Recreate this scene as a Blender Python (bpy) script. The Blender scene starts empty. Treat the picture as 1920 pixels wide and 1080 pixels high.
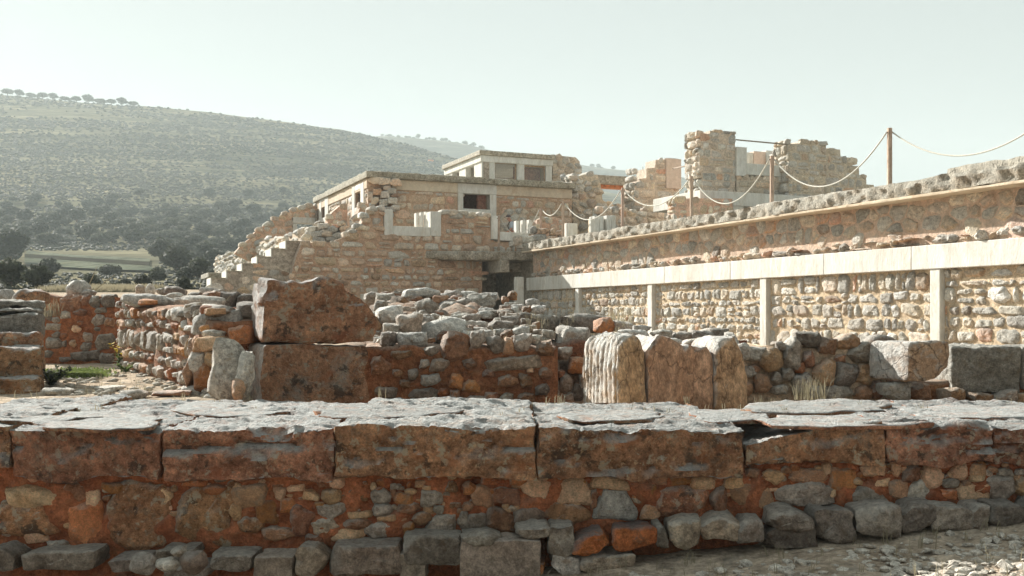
import bpy, bmesh, math, random
import numpy as np
from mathutils import Vector, noise

# ------------------------------------------------------------------ camera, sky, sun, exposure
scn = bpy.context.scene
COL = scn.collection
F = 1866.67      # focal length in photograph pixels (35 mm on a 36 mm sensor, 1920 px wide)
HOR = 590.0      # eye level in the photograph
EYE = 1.6

cam_data = bpy.data.cameras.new('camera')
cam_data.lens = 35.0
cam_data.sensor_width = 36.0
cam_data.shift_y = (HOR - 540.0) / 1920.0
cam_data.clip_start = 0.1
cam_data.clip_end = 20000
cam = bpy.data.objects.new('camera', cam_data)
cam.location = (0, 0, EYE)
cam.rotation_euler = (math.radians(90), 0, 0)
COL.objects.link(cam)
scn.camera = cam

SUN = Vector((-0.615, 0.640, 0.46)).normalized()          # towards the sun
SUN_EL = math.asin(SUN.z)
SUN_AZ = math.atan2(SUN.x, SUN.y)                        # from +Y, clockwise positive

world = bpy.data.worlds.new('World')
scn.world = world
world.use_nodes = True
wn = world.node_tree
wn.nodes.clear()
sky = wn.nodes.new('ShaderNodeTexSky')
sky.sky_type = 'NISHITA'
sky.sun_disc = False
sky.sun_elevation = SUN_EL
sky.sun_rotation = SUN_AZ
sky.altitude = 100
sky.air_density = 1.0
sky.dust_density = 1.2
sky.ozone_density = 1.0
hsv = wn.nodes.new('ShaderNodeHueSaturation')
hsv.inputs['Saturation'].default_value = 0.30
tint = wn.nodes.new('ShaderNodeMix')
tint.data_type = 'RGBA'
tint.blend_type = 'MULTIPLY'
tint.inputs[0].default_value = 1.0
tint.inputs[7].default_value = (0.93, 1.0, 0.975, 1)
bg = wn.nodes.new('ShaderNodeBackground')
bg.inputs['Strength'].default_value = 0.087
wo = wn.nodes.new('ShaderNodeOutputWorld')
wn.links.new(sky.outputs[0], hsv.inputs['Color'])
wn.links.new(hsv.outputs[0], tint.inputs[6])
veil = wn.nodes.new('ShaderNodeMix')          # thin high haze evens the sky out
veil.data_type = 'RGBA'
veil.inputs[0].default_value = 0.93
veil.inputs[7].default_value = (1.87, 2.06, 2.02, 1)
wn.links.new(tint.outputs[2], veil.inputs[6])
wn.links.new(veil.outputs[2], bg.inputs['Color'])
wn.links.new(bg.outputs[0], wo.inputs[0])

sun_data = bpy.data.lights.new('sun', 'SUN')
sun_data.energy = 4.8
sun_data.angle = math.radians(0.55)
sun_data.color = (1.0, 0.96, 0.885)
sun_ob = bpy.data.objects.new('sun', sun_data)
sun_ob.rotation_euler = (-SUN).to_track_quat('-Z', 'Y').to_euler()
sun_ob.location = (-30, 40, 40)
COL.objects.link(sun_ob)

scn.view_settings.view_transform = 'Standard'
scn.view_settings.look = 'None'
scn.view_settings.exposure = 1.52
scn.view_settings.gamma = 1.0
scn.view_settings.use_curve_mapping = False
scn.cycles.volume_bounces = 1
scn.cycles.max_bounces = 6
scn.cycles.diffuse_bounces = 4
scn.cycles.volume_step_rate = 4.0

# ------------------------------------------------------------------ helpers
rng = random.Random(7)
FR = noise.fractal


def P(px, py, d):
    return Vector(((px - 960) / F * d, d, EYE + (HOR - py) / F * d))


def sm(a, b, x):
    t = min(1.0, max(0.0, (x - a) / (b - a)))
    return t * t * (3 - 2 * t)


class Frame:
    """A vertical plane: u along it, v the height above zero, w out towards its open side."""
    def __init__(s, x, y, dx, dy):
        l = math.hypot(dx, dy)
        s.U = Vector((dx / l, dy / l, 0))
        s.N = Vector((dy / l, -dx / l, 0))
        s.O = Vector((x, y, 0))

    def pt(s, u, v, w=0.0):
        return s.O + s.U * u + s.N * w + Vector((0, 0, v))

    def uv(s, px, py, w=0.0):
        d = Vector(((px - 960) / F, 1.0, (HOR - py) / F))
        o = s.O + s.N * w
        c = Vector((0, 0, EYE))
        t = (o - c).dot(s.N) / d.dot(s.N)
        p = c + d * t
        return ((p - s.O).dot(s.U), p.z)

    def u(s, px, w=0.0):
        return s.uv(px, 500, w)[0]

    def depth(s, px, w=0.0):
        return s.pt(s.u(px, w), 0, w).y

    def v(s, px, py, w=0.0):
        return s.uv(px, py, w)[1]


def front(d, px=960):
    return Frame(0, d, 1, 0)


def root(name, label, cat, loc, group=None):
    o = bpy.data.objects.new(name, None)
    o.empty_display_size = 0.2
    COL.objects.link(o)
    o.location = loc
    o['label'] = label
    o['category'] = cat
    o['kind'] = 'thing'
    if group:
        o['group'] = group
    return o


def tag(o, label=None, cat=None, group=None, kind=None):
    if label: o['label'] = label
    if cat:
        o['category'] = cat
        o['kind'] = 'thing'
    if group: o['group'] = group
    if kind: o['kind'] = kind
    return o


def wloc(o):
    v = Vector(o.location)
    while o.parent is not None:
        o = o.parent
        v += Vector(o.location)
    return v


def mk(name, verts, faces, mat, parent=None, loc=None, smooth=True, bevel=0.0, sharp=None):
    """verts in world coordinates relative to loc (loc in world coordinates)."""
    me = bpy.data.meshes.new(name)
    if loc is None:
        a = np.array([tuple(v) for v in verts])
        c = (a.min(0) + a.max(0)) / 2
        loc = Vector((c[0], c[1], a[:, 2].min()))
        a = a - np.array(loc)
        verts = a.tolist()
    me.from_pydata([tuple(v) for v in verts], [], faces)
    if smooth:
        me.polygons.foreach_set('use_smooth', [True] * len(me.polygons))
    if sharp is not None:
        me.set_sharp_from_angle(angle=sharp)
    if mat is not None:
        me.materials.append(mat)
    o = bpy.data.objects.new(name, me)
    COL.objects.link(o)
    if parent is not None:
        o.parent = parent
        o.location = Vector(loc) - wloc(parent)
    else:
        o.location = loc
    if bevel > 0:
        b = o.modifiers.new('bevel', 'BEVEL')
        b.width = bevel
        b.segments = 2
        b.limit_method = 'ANGLE'
    return o


class MB:
    def __init__(s):
        s.v = []
        s.f = []

    def quad_box(s, pts8):
        b = len(s.v)
        s.v += [tuple(p) for p in pts8]
        for q in ((0, 3, 2, 1), (4, 5, 6, 7), (0, 1, 5, 4), (1, 2, 6, 5), (2, 3, 7, 6), (3, 0, 4, 7)):
            s.f.append([b + i for i in q])
        return s

    def fbox(s, fr, u0, u1, v0, v1, w0, w1):
        # w0 = back, w1 = front
        return s.quad_box([fr.pt(u0, v0, w1), fr.pt(u1, v0, w1), fr.pt(u1, v0, w0), fr.pt(u0, v0, w0),
                           fr.pt(u0, v1, w1), fr.pt(u1, v1, w1), fr.pt(u1, v1, w0), fr.pt(u0, v1, w0)])

    def prism(s, fr, poly, w0, w1):
        n = len(poly)
        b = len(s.v)
        s.v += [tuple(fr.pt(u, v, w1)) for u, v in poly] + [tuple(fr.pt(u, v, w0)) for u, v in poly]
        s.f.append([b + i for i in range(n)])
        s.f.append([b + n + i for i in reversed(range(n))])
        for i in range(n):
            j = (i + 1) % n
            s.f.append([b + i, b + n + i, b + n + j, b + j])
        return s

    def tube(s, pts, rad, n=8):
        b = len(s.v)
        m = len(pts)
        pts = [Vector(p) for p in pts]
        for i, p in enumerate(pts):
            t = (pts[min(i + 1, m - 1)] - pts[max(i - 1, 0)]).normalized()
            a = t.cross(Vector((0, 0, 1)))
            if a.length < 1e-4:
                a = Vector((1, 0, 0))
            a.normalize()
            c = t.cross(a)
            r = rad[i] if isinstance(rad, (list, tuple)) else rad
            for k in range(n):
                an = 2 * math.pi * k / n
                s.v.append(tuple(p + a * (r * math.cos(an)) + c * (r * math.sin(an))))
        for i in range(m - 1):
            for k in range(n):
                k2 = (k + 1) % n
                s.f.append([b + i * n + k, b + i * n + k2, b + (i + 1) * n + k2, b + (i + 1) * n + k])
        s.f.append([b + k for k in reversed(range(n))])
        s.f.append([b + (m - 1) * n + k for k in range(n)])
        return s

    def build(s, name, mat, parent=None, smooth=False, bevel=0.0):
        o = mk(name, s.v, s.f, mat, parent, None, smooth, bevel)
        bm = bmesh.new()
        bm.from_mesh(o.data)
        bmesh.ops.recalc_face_normals(bm, faces=bm.faces)
        bm.to_mesh(o.data)
        bm.free()
        return o


# ---- polygons
def chaikin(p, k=1, q=0.22):
    for _ in range(k):
        r = []
        for i in range(len(p)):
            a, b = p[i], p[(i + 1) % len(p)]
            r.append((a[0] * (1 - q) + b[0] * q, a[1] * (1 - q) + b[1] * q))
            r.append((a[0] * q + b[0] * (1 - q), a[1] * q + b[1] * (1 - q)))
        p = r
    return p


def resample(p, n):
    L = [0]
    for i in range(len(p)):
        a, b = p[i], p[(i + 1) % len(p)]
        L.append(L[-1] + math.hypot(b[0] - a[0], b[1] - a[1]))
    T = L[-1]
    out, j = [], 0
    for i in range(n):
        t = T * i / n
        while L[j + 1] < t:
            j += 1
        k = (t - L[j]) / max(1e-9, L[j + 1] - L[j])
        a, b = p[j], p[(j + 1) % len(p)]
        out.append((a[0] + (b[0] - a[0]) * k, a[1] + (b[1] - a[1]) * k))
    return out


def area(p):
    return 0.5 * sum(p[i][0] * p[(i + 1) % len(p)][1] - p[(i + 1) % len(p)][0] * p[i][1] for i in range(len(p)))


def centroid(p):
    A = area(p)
    if abs(A) < 1e-9:
        return (sum(q[0] for q in p) / len(p), sum(q[1] for q in p) / len(p))
    x = y = 0
    for i in range(len(p)):
        a, b = p[i], p[(i + 1) % len(p)]
        c = a[0] * b[1] - b[0] * a[1]
        x += (a[0] + b[0]) * c
        y += (a[1] + b[1]) * c
    return (x / (6 * A), y / (6 * A))


def clip(p, nx, ny, c):
    """keep nx*x+ny*y <= c"""
    out = []
    for i in range(len(p)):
        a, b = p[i], p[(i + 1) % len(p)]
        da, db = nx * a[0] + ny * a[1] - c, nx * b[0] + ny * b[1] - c
        if da <= 0:
            out.append(a)
        if (da < 0 < db) or (db < 0 < da):
            t = da / (da - db)
            out.append((a[0] + (b[0] - a[0]) * t, a[1] + (b[1] - a[1]) * t))
    return out


def inside(p, x, y):
    r = False
    for i in range(len(p)):
        a, b = p[i], p[(i + 1) % len(p)]
        if (a[1] > y) != (b[1] > y) and x < (b[0] - a[0]) * (y - a[1]) / (b[1] - a[1]) + a[0]:
            r = not r
    return r


def rand_poly(w, h, R, tilt=0.0, square=3.0):
    """an irregular stone outline: blocky from a knocked-about rectangle, or rounded when square is low"""
    ct, st = math.cos(tilt), math.sin(tilt)
    pts = []
    if square > 2.6:
        w, h = w * 1.08, h * 1.08
        for sx, sy in ((-1, -1), (1, -1), (1, 1), (-1, 1)):
            x, y = sx * w / 2 * R.uniform(0.78, 1.06), sy * h / 2 * R.uniform(0.78, 1.06)
            if R.random() < 0.45:           # knocked-off corner
                k, l = R.uniform(0.15, 0.45), R.uniform(0.15, 0.45)
                a, b = (x - sx * w * k, y), (x, y - sy * h * l)
                pts += [a, b] if sx * sy < 0 else [b, a]
            else:
                pts.append((x, y))
    else:
        n = R.choice((6, 7, 8))
        a0 = R.random() * 6.28
        for i in range(n):
            a = a0 + 2 * math.pi * (i + R.uniform(-0.28, 0.28)) / n
            c, s = math.cos(a), math.sin(a)
            r = 1.2 * R.uniform(0.84, 1.08) / (abs(c) ** square + abs(s) ** square) ** (1 / square)
            pts.append((c * r * w / 2, s * r * h / 2))
    return [(x * ct - y * st, x * st + y * ct) for x, y in pts]


# ---- rock from an outline
def rock(name, fr, poly, mat, parent, out=0.06, inn=0.15, n=18, p=3.0, amp=0.012, ns=6.0, chk=1, rings=(0.35, 0.62, 0.82, 0.95, 1.0),
         sides=2, back=0.92, bshift=0.0, seed=None, groove=None, w0=0.0, oct_=3, facets=4, chq=0.14):
    if area(poly) < 0:
        poly = poly[::-1]
    c = centroid(poly)
    pl = [(a - c[0], b - c[1]) for a, b in poly]
    if chk:
        pl = chaikin(pl, chk, chq)
    pl = resample(pl, n)
    sd = Vector((rng.random() * 90, rng.random() * 90, rng.random() * 90)) if seed is None else Vector((seed, seed * 1.7, seed * 0.3))
    U, N = fr.U, fr.N
    Z = Vector((0, 0, 1))
    vs, fs = [], []
    hx = max(abs(a) for a, b in pl)
    hy = max(abs(b) for a, b in pl)
    planes = []
    for _ in range(facets):
        th = rng.uniform(0, 6.28)
        nw = rng.uniform(0.25, 0.92)
        k = math.sqrt(1 - nw * nw)
        na, nb = math.cos(th) * k, math.sin(th) * k
        planes.append((na, nb, nw, rng.uniform(0.58, 0.88) * (math.hypot(na * hx, nb * hy) + nw * out)))

    def put(a, b, w, da, db, dw):
        for na, nb, nw, dd in planes:
            t = a * na + b * nb + w * nw - dd
            if t > 0:
                a -= na * t * 0.97
                b -= nb * t * 0.97
                w -= nw * t * 0.97
        q = Vector((a, b, w))
        k = FR(q * ns + sd, 0.7, 2.2, oct_ + 1)
        k2 = noise.noise(q * (ns * 0.35) + sd)
        d = amp * (k * 0.8 + k2 * 0.9)
        l = math.sqrt(da * da + db * db + dw * dw) or 1.0
        if groove is not None:
            d += groove(a, b, w)
        a += da / l * d
        b += db / l * d
        w += dw / l * d
        vs.append(U * a + Z * b + N * w)

    size = max(math.sqrt(abs(area(pl))), 1e-3)
    put(0, 0, out, 0, 0, 1)
    for s in rings:
        w = out * (1 - s ** p)
        e = s ** p
        for a, b in pl:
            put(a * s, b * s, w, a / size * 2 * e, b / size * 2 * e, 1 - 0.8 * e)
    for k in range(1, sides + 1):
        t = k / sides
        s = 1 + (back - 1) * t
        for a, b in pl:
            put(a * s + bshift * t, b * s, -inn * t, a, b, -0.3 * (t > 0.99))
    put(bshift, 0, -inn, 0, 0, -1)
    R = len(rings) + sides
    for i in range(n):
        fs.append((0, 1 + i, 1 + (i + 1) % n))
    for r in range(R - 1):
        o1, o2 = 1 + r * n, 1 + (r + 1) * n
        for i in range(n):
            j = (i + 1) % n
            fs.append((o1 + i, o2 + i, o2 + j, o1 + j))
    last = 1 + (R - 1) * n
    for i in range(n):
        fs.append((last + i, len(vs) - 1, last + (i + 1) % n))
    return mk(name, vs, fs, mat, parent, fr.pt(c[0], c[1], w0), sharp=math.radians(30))


def pxpoly(fr, pts, w=0.0):
    return [fr.uv(x, y, w) for x, y in pts]


def px_stone(fr, cx, cy, w, h, mat, parent, name='stone', tilt=0.0, square=3.2, R=rng, wp=0.0, **k):
    """an irregular stone given by its centre and size in photograph pixels on the plane fr"""
    d = fr.depth(cx, wp)
    u, v = fr.uv(cx, cy, wp)
    fs = abs(fr.U.x - (cx - 960) / F * fr.U.y)        # how wide a metre of u looks
    pl = rand_poly(w / F * d / max(0.2, fs), h / F * d, R, tilt, square)
    return rock(name, fr, [(u + a, v + b) for a, b in pl], mat, parent, w0=wp, **k)


# ---- rounded, worn block with a fine skin
def block(name, fr, u0, u1, v0, v1, w0, w1, mat, parent, res=0.05, r=0.03, amp=0.01, ns=5.0, fn=None, oct_=4, seed=None, shear=0.0):
    """w0 back, w1 front; fn(q, nrm) -> extra offset vector in (u, v, w)."""
    L = (u1 - u0, v1 - v0, w1 - w0)
    C = ((u0 + u1) / 2, (v0 + v1) / 2, (w0 + w1) / 2)
    nn = [max(2, int(round(l / res))) for l in L]
    h = [l / 2 for l in L]
    r = min(r, min(h) * 0.9)
    sd = Vector((rng.random() * 90, rng.random() * 90, rng.random() * 90)) if seed is None else Vector((seed, seed, seed))
    idx, vs, fs = {}, [], []
    U, N, Z = fr.U, fr.N, Vector((0, 0, 1))

    def vert(i, j, k):
        key = (i, j, k)
        if key in idx:
            return idx[key]
        q = [-h[a] + L[a] * m / nn[a] for a, m in enumerate(key)]
        inner = [max(-h[a] + r, min(h[a] - r, q[a])) for a in range(3)]
        d = Vector([q[a] - inner[a] for a in range(3)])
        if d.length > 1e-9:
            nrm = d.normalized()
            q = Vector(inner) + nrm * r
        else:
            nrm = Vector((0, 0, 0))
            for a in range(3):
                if key[a] == 0: nrm[a] -= 1
                if key[a] == nn[a]: nrm[a] += 1
            nrm.normalize()
            q = Vector(q)
        g = Vector((q[0] + C[0], q[1] + C[1], q[2] + C[2]))
        k1 = FR(g * ns + sd, 0.62, 2.2, oct_ + 2)
        q = q + nrm * (amp * k1)
        if fn is not None:
            q = q + fn(g, nrm)
        idx[key] = len(vs)
        vs.append(U * (q[0] + shear * q[2]) + Z * q[1] + N * q[2])
        return idx[key]

    for ax in range(3):
        b, c = (ax + 1) % 3, (ax + 2) % 3
        for side in (0, nn[ax]):
            for i in range(nn[b]):
                for j in range(nn[c]):
                    ks = []
                    for di, dj in ((0, 0), (1, 0), (1, 1), (0, 1)):
                        key = [0, 0, 0]
                        key[ax] = side
                        key[b] = i + di
                        key[c] = j + dj
                        ks.append(vert(*key))
                    # frame (U, Z, N): U x Z = -(N) or N depending; fix below by recalculation
                    fs.append(ks if side else ks[::-1])
    if U.cross(Z).dot(N) < 0:
        fs = [f[::-1] for f in fs]
    return mk(name, vs, fs, mat, parent, fr.pt(*C), sharp=math.radians(42))


# ---- rubble filling of a plane region
def seeds_rows(u0, u1, v0, v1, w, h, R, jit=0.25):
    pts = []
    v = v0
    while v < v1 + h * 0.3:
        hh = h * R.uniform(0.75, 1.3)
        u = u0 - w * R.random()
        while u < u1 + w * 0.5:
            ww = w * R.choice((0.55, 0.75, 0.9, 1.0, 1.15, 1.45))
            pts.append((u + ww / 2, v + hh / 2 + R.uniform(-jit, jit) * h))
            u += ww
        v += hh
    return pts


def rubble(fr, region, w, h, pal, parent, R, keep=None, gap=0.03, out=0.05, inn=0.12, jit=0.25, n=14, amp=0.012, p=3.0, name='stone',
           rings=(0.55, 0.85, 1.0), sides=1, outr=0.6, ns=7.0, chk=1, w0=0.0, minsize=0.3, mode='rubble', facets=2, chq=0.12, cq=(0.08, 0.2), hv=(0.7, 1.3)):
    us = [q[0] for q in region]
    vs = [q[1] for q in region]
    if mode == 'course':
        reg = region if area(region) > 0 else region[::-1]
        v = min(vs)
        while v < max(vs) - 0.02:
            hh = h * R.uniform(*hv)
            if max(vs) - v - hh < 0.4 * h:
                hh = max(vs) - v
            u = min(us) - w * R.random()
            while u < max(us):
                ww = w * R.choice((0.45, 0.6, 0.8, 0.9, 1.1, 1.3, 1.8))
                cells = [(u, u + ww, v, v + hh)]
                r_ = R.random()
                if hh > 0.9 * h and r_ < 0.16:
                    k = R.uniform(0.4, 0.6)
                    cells = [(u, u + ww, v, v + hh * k), (u, u + ww, v + hh * k, v + hh)]
                for a, b, c, d in cells:
                    a, b = max(a, min(us)), min(b, max(us))
                    m = ((a + b) / 2, (c + d) / 2)
                    if b - a < 0.3 * w or not inside(reg, *m) or (keep is not None and not keep(*m)):
                        continue
                    j = jit * 0.35 * h
                    g = gap * 0.5
                    poly = [(a + g + R.uniform(-0.4, 1) * j, c + g + R.uniform(-0.4, 1) * j), (b - g - R.uniform(-0.4, 1) * j, c + g + R.uniform(-0.4, 1) * j),
                            (b - g - R.uniform(-0.4, 1) * j, d - g - R.uniform(-0.4, 1) * j), (a + g + R.uniform(-0.4, 1) * j, d - g - R.uniform(-0.4, 1) * j)]
                    rock(name, fr, poly, pal(R, *m), parent, out=out * R.uniform(outr, 1.35), inn=inn, n=n, p=p, amp=amp, ns=ns, chk=1, rings=rings, sides=sides, w0=w0, facets=facets, chq=R.uniform(*cq))
                u += ww
            v += hh
        return
    pts = seeds_rows(min(us), max(us), min(vs), max(vs), w, h, R, jit)
    arr = np.array(pts)
    sc = np.array([1.0 / w, 1.0 / h])
    reg = region if area(region) > 0 else region[::-1]
    made = 0
    for i, (a, b) in enumerate(pts):
        poly = [(a - 1.6 * w, b - 1.6 * h), (a + 1.6 * w, b - 1.6 * h), (a + 1.6 * w, b + 1.6 * h), (a - 1.6 * w, b + 1.6 * h)]
        d = ((arr - arr[i]) * sc)
        d2 = (d * d).sum(1)
        for j in np.argsort(d2)[1:16]:
            if d2[j] > 9:
                break
            # bisector in scaled space
            nx, ny = d[j][0] * sc[0], d[j][1] * sc[1]
            mx, my = (arr[i] + arr[j]) / 2
            l = math.hypot(nx, ny)
            nx, ny = nx / l, ny / l
            poly = clip(poly, nx, ny, nx * mx + ny * my - gap * R.uniform(0.35, 0.9))
            if len(poly) < 3:
                break
        if len(poly) < 3:
            continue
        c = centroid(poly)
        if not inside(reg, c[0], c[1]):
            continue
        if keep is not None and not keep(c[0], c[1]):
            continue
        if abs(area(poly)) < minsize * minsize * w * h:
            continue
        o_ = out * R.uniform(outr, 1.35)
        rock(name, fr, poly, pal(R, c[0], c[1]), parent, out=o_, inn=inn, n=n, p=p, amp=amp, ns=ns, chk=chk, rings=rings, sides=sides, w0=w0, facets=facets, chq=chq)
        made += 1
    return made


def core(fr, u0, u1, v0, top, thick, mat, parent, res=0.1, amp=0.03, name='mortar', w0=0.0, ns=3.0, nb=4):
    """an uneven mortar or earth body: front sheet, top, ends and back. top(u) gives the height."""
    nu = max(2, int((u1 - u0) / res))
    hs = max(0.2, max(top(u0), top(u1), top((u0 + u1) / 2)) - v0)
    nv = max(2, int(hs / res))
    sd = Vector((rng.random() * 50, rng.random() * 50, 0))
    prof = [(j / nv, 0.0) for j in range(nv + 1)] + [(1.0, -thick * k / nb) for k in range(1, nb + 1)] + [(0.0, -thick)]
    vs, fs = [], []
    m = len(prof)
    for i in range(nu + 1):
        u = u0 + (u1 - u0) * i / nu
        t = top(u)
        for t_, w in prof:
            v = v0 + (t - v0) * t_
            k = FR(Vector((u, v, w)) * ns + sd, 1.0, 2.1, 4)
            dv = amp * k if t_ > 0.99 else 0
            dw = amp * k if w > -thick * 0.5 else 0
            vs.append(fr.pt(u, v + dv, w0 + w + dw))
    for i in range(nu):
        for j in range(m - 1):
            a = i * m + j
            fs.append((a, a + m, a + m + 1, a + 1))
    fs.append([j for j in range(m)])
    fs.append([nu * m + j for j in reversed(range(m))])
    return mk(name, vs, fs, mat, parent)

# ------------------------------------------------------------------ materials
MATS = {}


def stone_mat(name, lo, hi, spot=(0.3, 0.3, 0.28), spot_amt=0.3, top=None, top_amt=0.0, s=4.0, bump=1.0, bdist=0.045, vjit=0.3, hjit=0.010,
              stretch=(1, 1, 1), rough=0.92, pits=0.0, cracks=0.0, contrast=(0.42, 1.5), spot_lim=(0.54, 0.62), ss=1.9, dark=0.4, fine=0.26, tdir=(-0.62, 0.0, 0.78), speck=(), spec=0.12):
    m = bpy.data.materials.new(name)
    m.use_nodes = True
    t = m.node_tree
    t.nodes.clear()
    N = t.nodes.new
    L = t.links.new
    out = N('ShaderNodeOutputMaterial')
    bs = N('ShaderNodeBsdfPrincipled')
    bs.inputs['Roughness'].default_value = rough
    bs.inputs['Specular IOR Level'].default_value = spec
    L(bs.outputs[0], out.inputs[0])
    tc = N('ShaderNodeTexCoord')
    oi = N('ShaderNodeObjectInfo')
    off = N('ShaderNodeVectorMath'); off.operation = 'SCALE'
    off.inputs[0].default_value = (53, 29, 71)
    L(oi.outputs['Random'], off.inputs['Scale'])
    add = N('ShaderNodeVectorMath'); add.operation = 'ADD'
    L(tc.outputs['Object'], add.inputs[0]); L(off.outputs[0], add.inputs[1])
    mp = N('ShaderNodeMapping')
    mp.inputs['Scale'].default_value = stretch
    L(add.outputs[0], mp.inputs[0])

    def nz(scale, detail=5, rg=0.6, dist=0.0):
        n = N('ShaderNodeTexNoise')
        n.inputs['Scale'].default_value = scale
        n.inputs['Detail'].default_value = detail
        n.inputs['Roughness'].default_value = rg
        n.inputs['Distortion'].default_value = dist
        L(mp.outputs[0], n.inputs['Vector'])
        return n

    def mr(sock, a, b, c, d):
        n = N('ShaderNodeMapRange')
        n.inputs[1].default_value, n.inputs[2].default_value = a, b
        n.inputs[3].default_value, n.inputs[4].default_value = c, d
        L(sock, n.inputs[0])
        return n.outputs[0]

    def mix(fac, a, b, mode='MIX'):
        n = N('ShaderNodeMix'); n.data_type = 'RGBA'; n.blend_type = mode
        if isinstance(fac, (int, float)): n.inputs[0].default_value = fac
        else: L(fac, n.inputs[0])
        for i, x in ((6, a), (7, b)):
            if isinstance(x, tuple): n.inputs[i].default_value = (*x, 1) if len(x) == 3 else x
            else: L(x, n.inputs[i])
        return n.outputs[2]

    def mul(a, b):
        n = N('ShaderNodeMath'); n.operation = 'MULTIPLY'
        for i, x in ((0, a), (1, b)):
            if isinstance(x, (int, float)): n.inputs[i].default_value = x
            else: L(x, n.inputs[i])
        return n.outputs[0]

    n1 = nz(s, 8, 0.68, 0.4)
    n2 = nz(s * 5.5, 8, 0.72)
    n3 = nz(s * ss, 7, 0.75, 0.6)
    n5 = nz(s * 2.7, 7, 0.75, 0.3)
    n4 = nz(s * 20, 3, 0.6)
    col = mix(mr(n1.outputs[0], 0.36, 0.64, 0, 1), lo, hi)
    g = N('ShaderNodeCombineColor')
    vv = mr(n2.outputs[0], 0.3, 0.7, *contrast)
    for i in range(3): L(vv, g.inputs[i])
    col = mix(1.0, col, g.outputs[0], 'MULTIPLY')
    col = mix(mul(mr(n5.outputs[0], 0.52, 0.64, 0, 1), dark), col, mix(1.0, col, (0.30, 0.29, 0.30), 'MULTIPLY'))
    g4 = N('ShaderNodeCombineColor')
    v4 = mr(n4.outputs[0], 0.3, 0.7, 1 - fine, 1 + fine)
    for i in range(3): L(v4, g4.inputs[i])
    col = mix(1.0, col, g4.outputs[0], 'MULTIPLY')
    if spot_amt > 0:
        col = mix(mul(mr(n3.outputs[0], spot_lim[0], spot_lim[1], 0, 1), spot_amt), col, spot)
    for sc_, sl_, sh_, sa_, sco in speck:
        ns_ = nz(sc_, 4, 0.65, 0.2)
        col = mix(mul(mr(ns_.outputs[0], sl_, sh_, 0, 1), sa_), col, sco)
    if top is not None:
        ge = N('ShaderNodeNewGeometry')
        sx = N('ShaderNodeVectorMath'); sx.operation = 'DOT_PRODUCT'; sx.inputs[1].default_value = tdir; L(ge.outputs['Normal'], sx.inputs[0])  # pale tint leans left by default: lichen plus sunlight put into the colour
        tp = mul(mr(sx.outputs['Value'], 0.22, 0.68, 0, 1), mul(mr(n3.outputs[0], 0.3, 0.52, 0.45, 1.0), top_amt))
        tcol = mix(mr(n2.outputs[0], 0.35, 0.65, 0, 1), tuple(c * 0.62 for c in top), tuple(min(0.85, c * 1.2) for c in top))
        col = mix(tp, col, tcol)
    h = N('ShaderNodeHueSaturation')
    L(mr(oi.outputs['Random'], 0, 1, 1 - vjit, 1 + vjit), h.inputs['Value'])
    r7 = N('ShaderNodeMath'); r7.operation = 'MULTIPLY'; L(oi.outputs['Random'], r7.inputs[0]); r7.inputs[1].default_value = 7.31
    fr_ = N('ShaderNodeMath'); fr_.operation = 'FRACT'; L(r7.outputs[0], fr_.inputs[0])
    L(mr(fr_.outputs[0], 0, 1, 0.5 - hjit, 0.5 + hjit), h.inputs['Hue'])
    L(col, h.inputs['Color'])
    col = h.outputs[0]
    hgt = mul(n2.outputs[0], 1.0)
    hh = N('ShaderNodeMath'); hh.operation = 'MULTIPLY_ADD'
    L(n4.outputs[0], hh.inputs[0]); hh.inputs[1].default_value = 0.5; L(hgt, hh.inputs[2])
    h3 = N('ShaderNodeMath'); h3.operation = 'MULTIPLY_ADD'
    L(n3.outputs[0], h3.inputs[0]); h3.inputs[1].default_value = 1.3; L(hh.outputs[0], h3.inputs[2])
    hs = h3.outputs[0]
    if pits > 0:
        vo = N('ShaderNodeTexVoronoi'); vo.inputs['Scale'].default_value = s * 7
        L(mp.outputs[0], vo.inputs['Vector'])
        pv = mr(vo.outputs['Distance'], 0.08, 0.3, -pits, 0)
        a2 = N('ShaderNodeMath'); a2.operation = 'ADD'; L(hs, a2.inputs[0]); L(pv, a2.inputs[1]); hs = a2.outputs[0]
    if cracks > 0:
        vo = N('ShaderNodeTexVoronoi'); vo.feature = 'DISTANCE_TO_EDGE'; vo.inputs['Scale'].default_value = s * 1.1
        nw = nz(s * 3, 4, 0.6)
        ad = N('ShaderNodeMix'); ad.data_type = 'VECTOR'; ad.inputs[0].default_value = 0.12
        L(mp.outputs[0], ad.inputs[4]); L(nw.outputs['Color'], ad.inputs[5])
        L(ad.outputs[1], vo.inputs['Vector'])
        cv = mr(vo.outputs['Distance'], 0.0, 0.028, -cracks, 0)
        a2 = N('ShaderNodeMath'); a2.operation = 'ADD'; L(hs, a2.inputs[0]); L(cv, a2.inputs[1]); hs = a2.outputs[0]
        col = mix(mr(vo.outputs['Distance'], 0.0, 0.02, 0.55, 0), col, (0.05, 0.03, 0.02))
    bp = N('ShaderNodeBump')
    bp.inputs['Strength'].default_value = bump
    bp.inputs['Distance'].default_value = bdist
    L(hs, bp.inputs['Height'])
    L(bp.outputs[0], bs.inputs['Normal'])
    L(col, bs.inputs['Base Color'])
    MATS[name] = m
    return m


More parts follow.
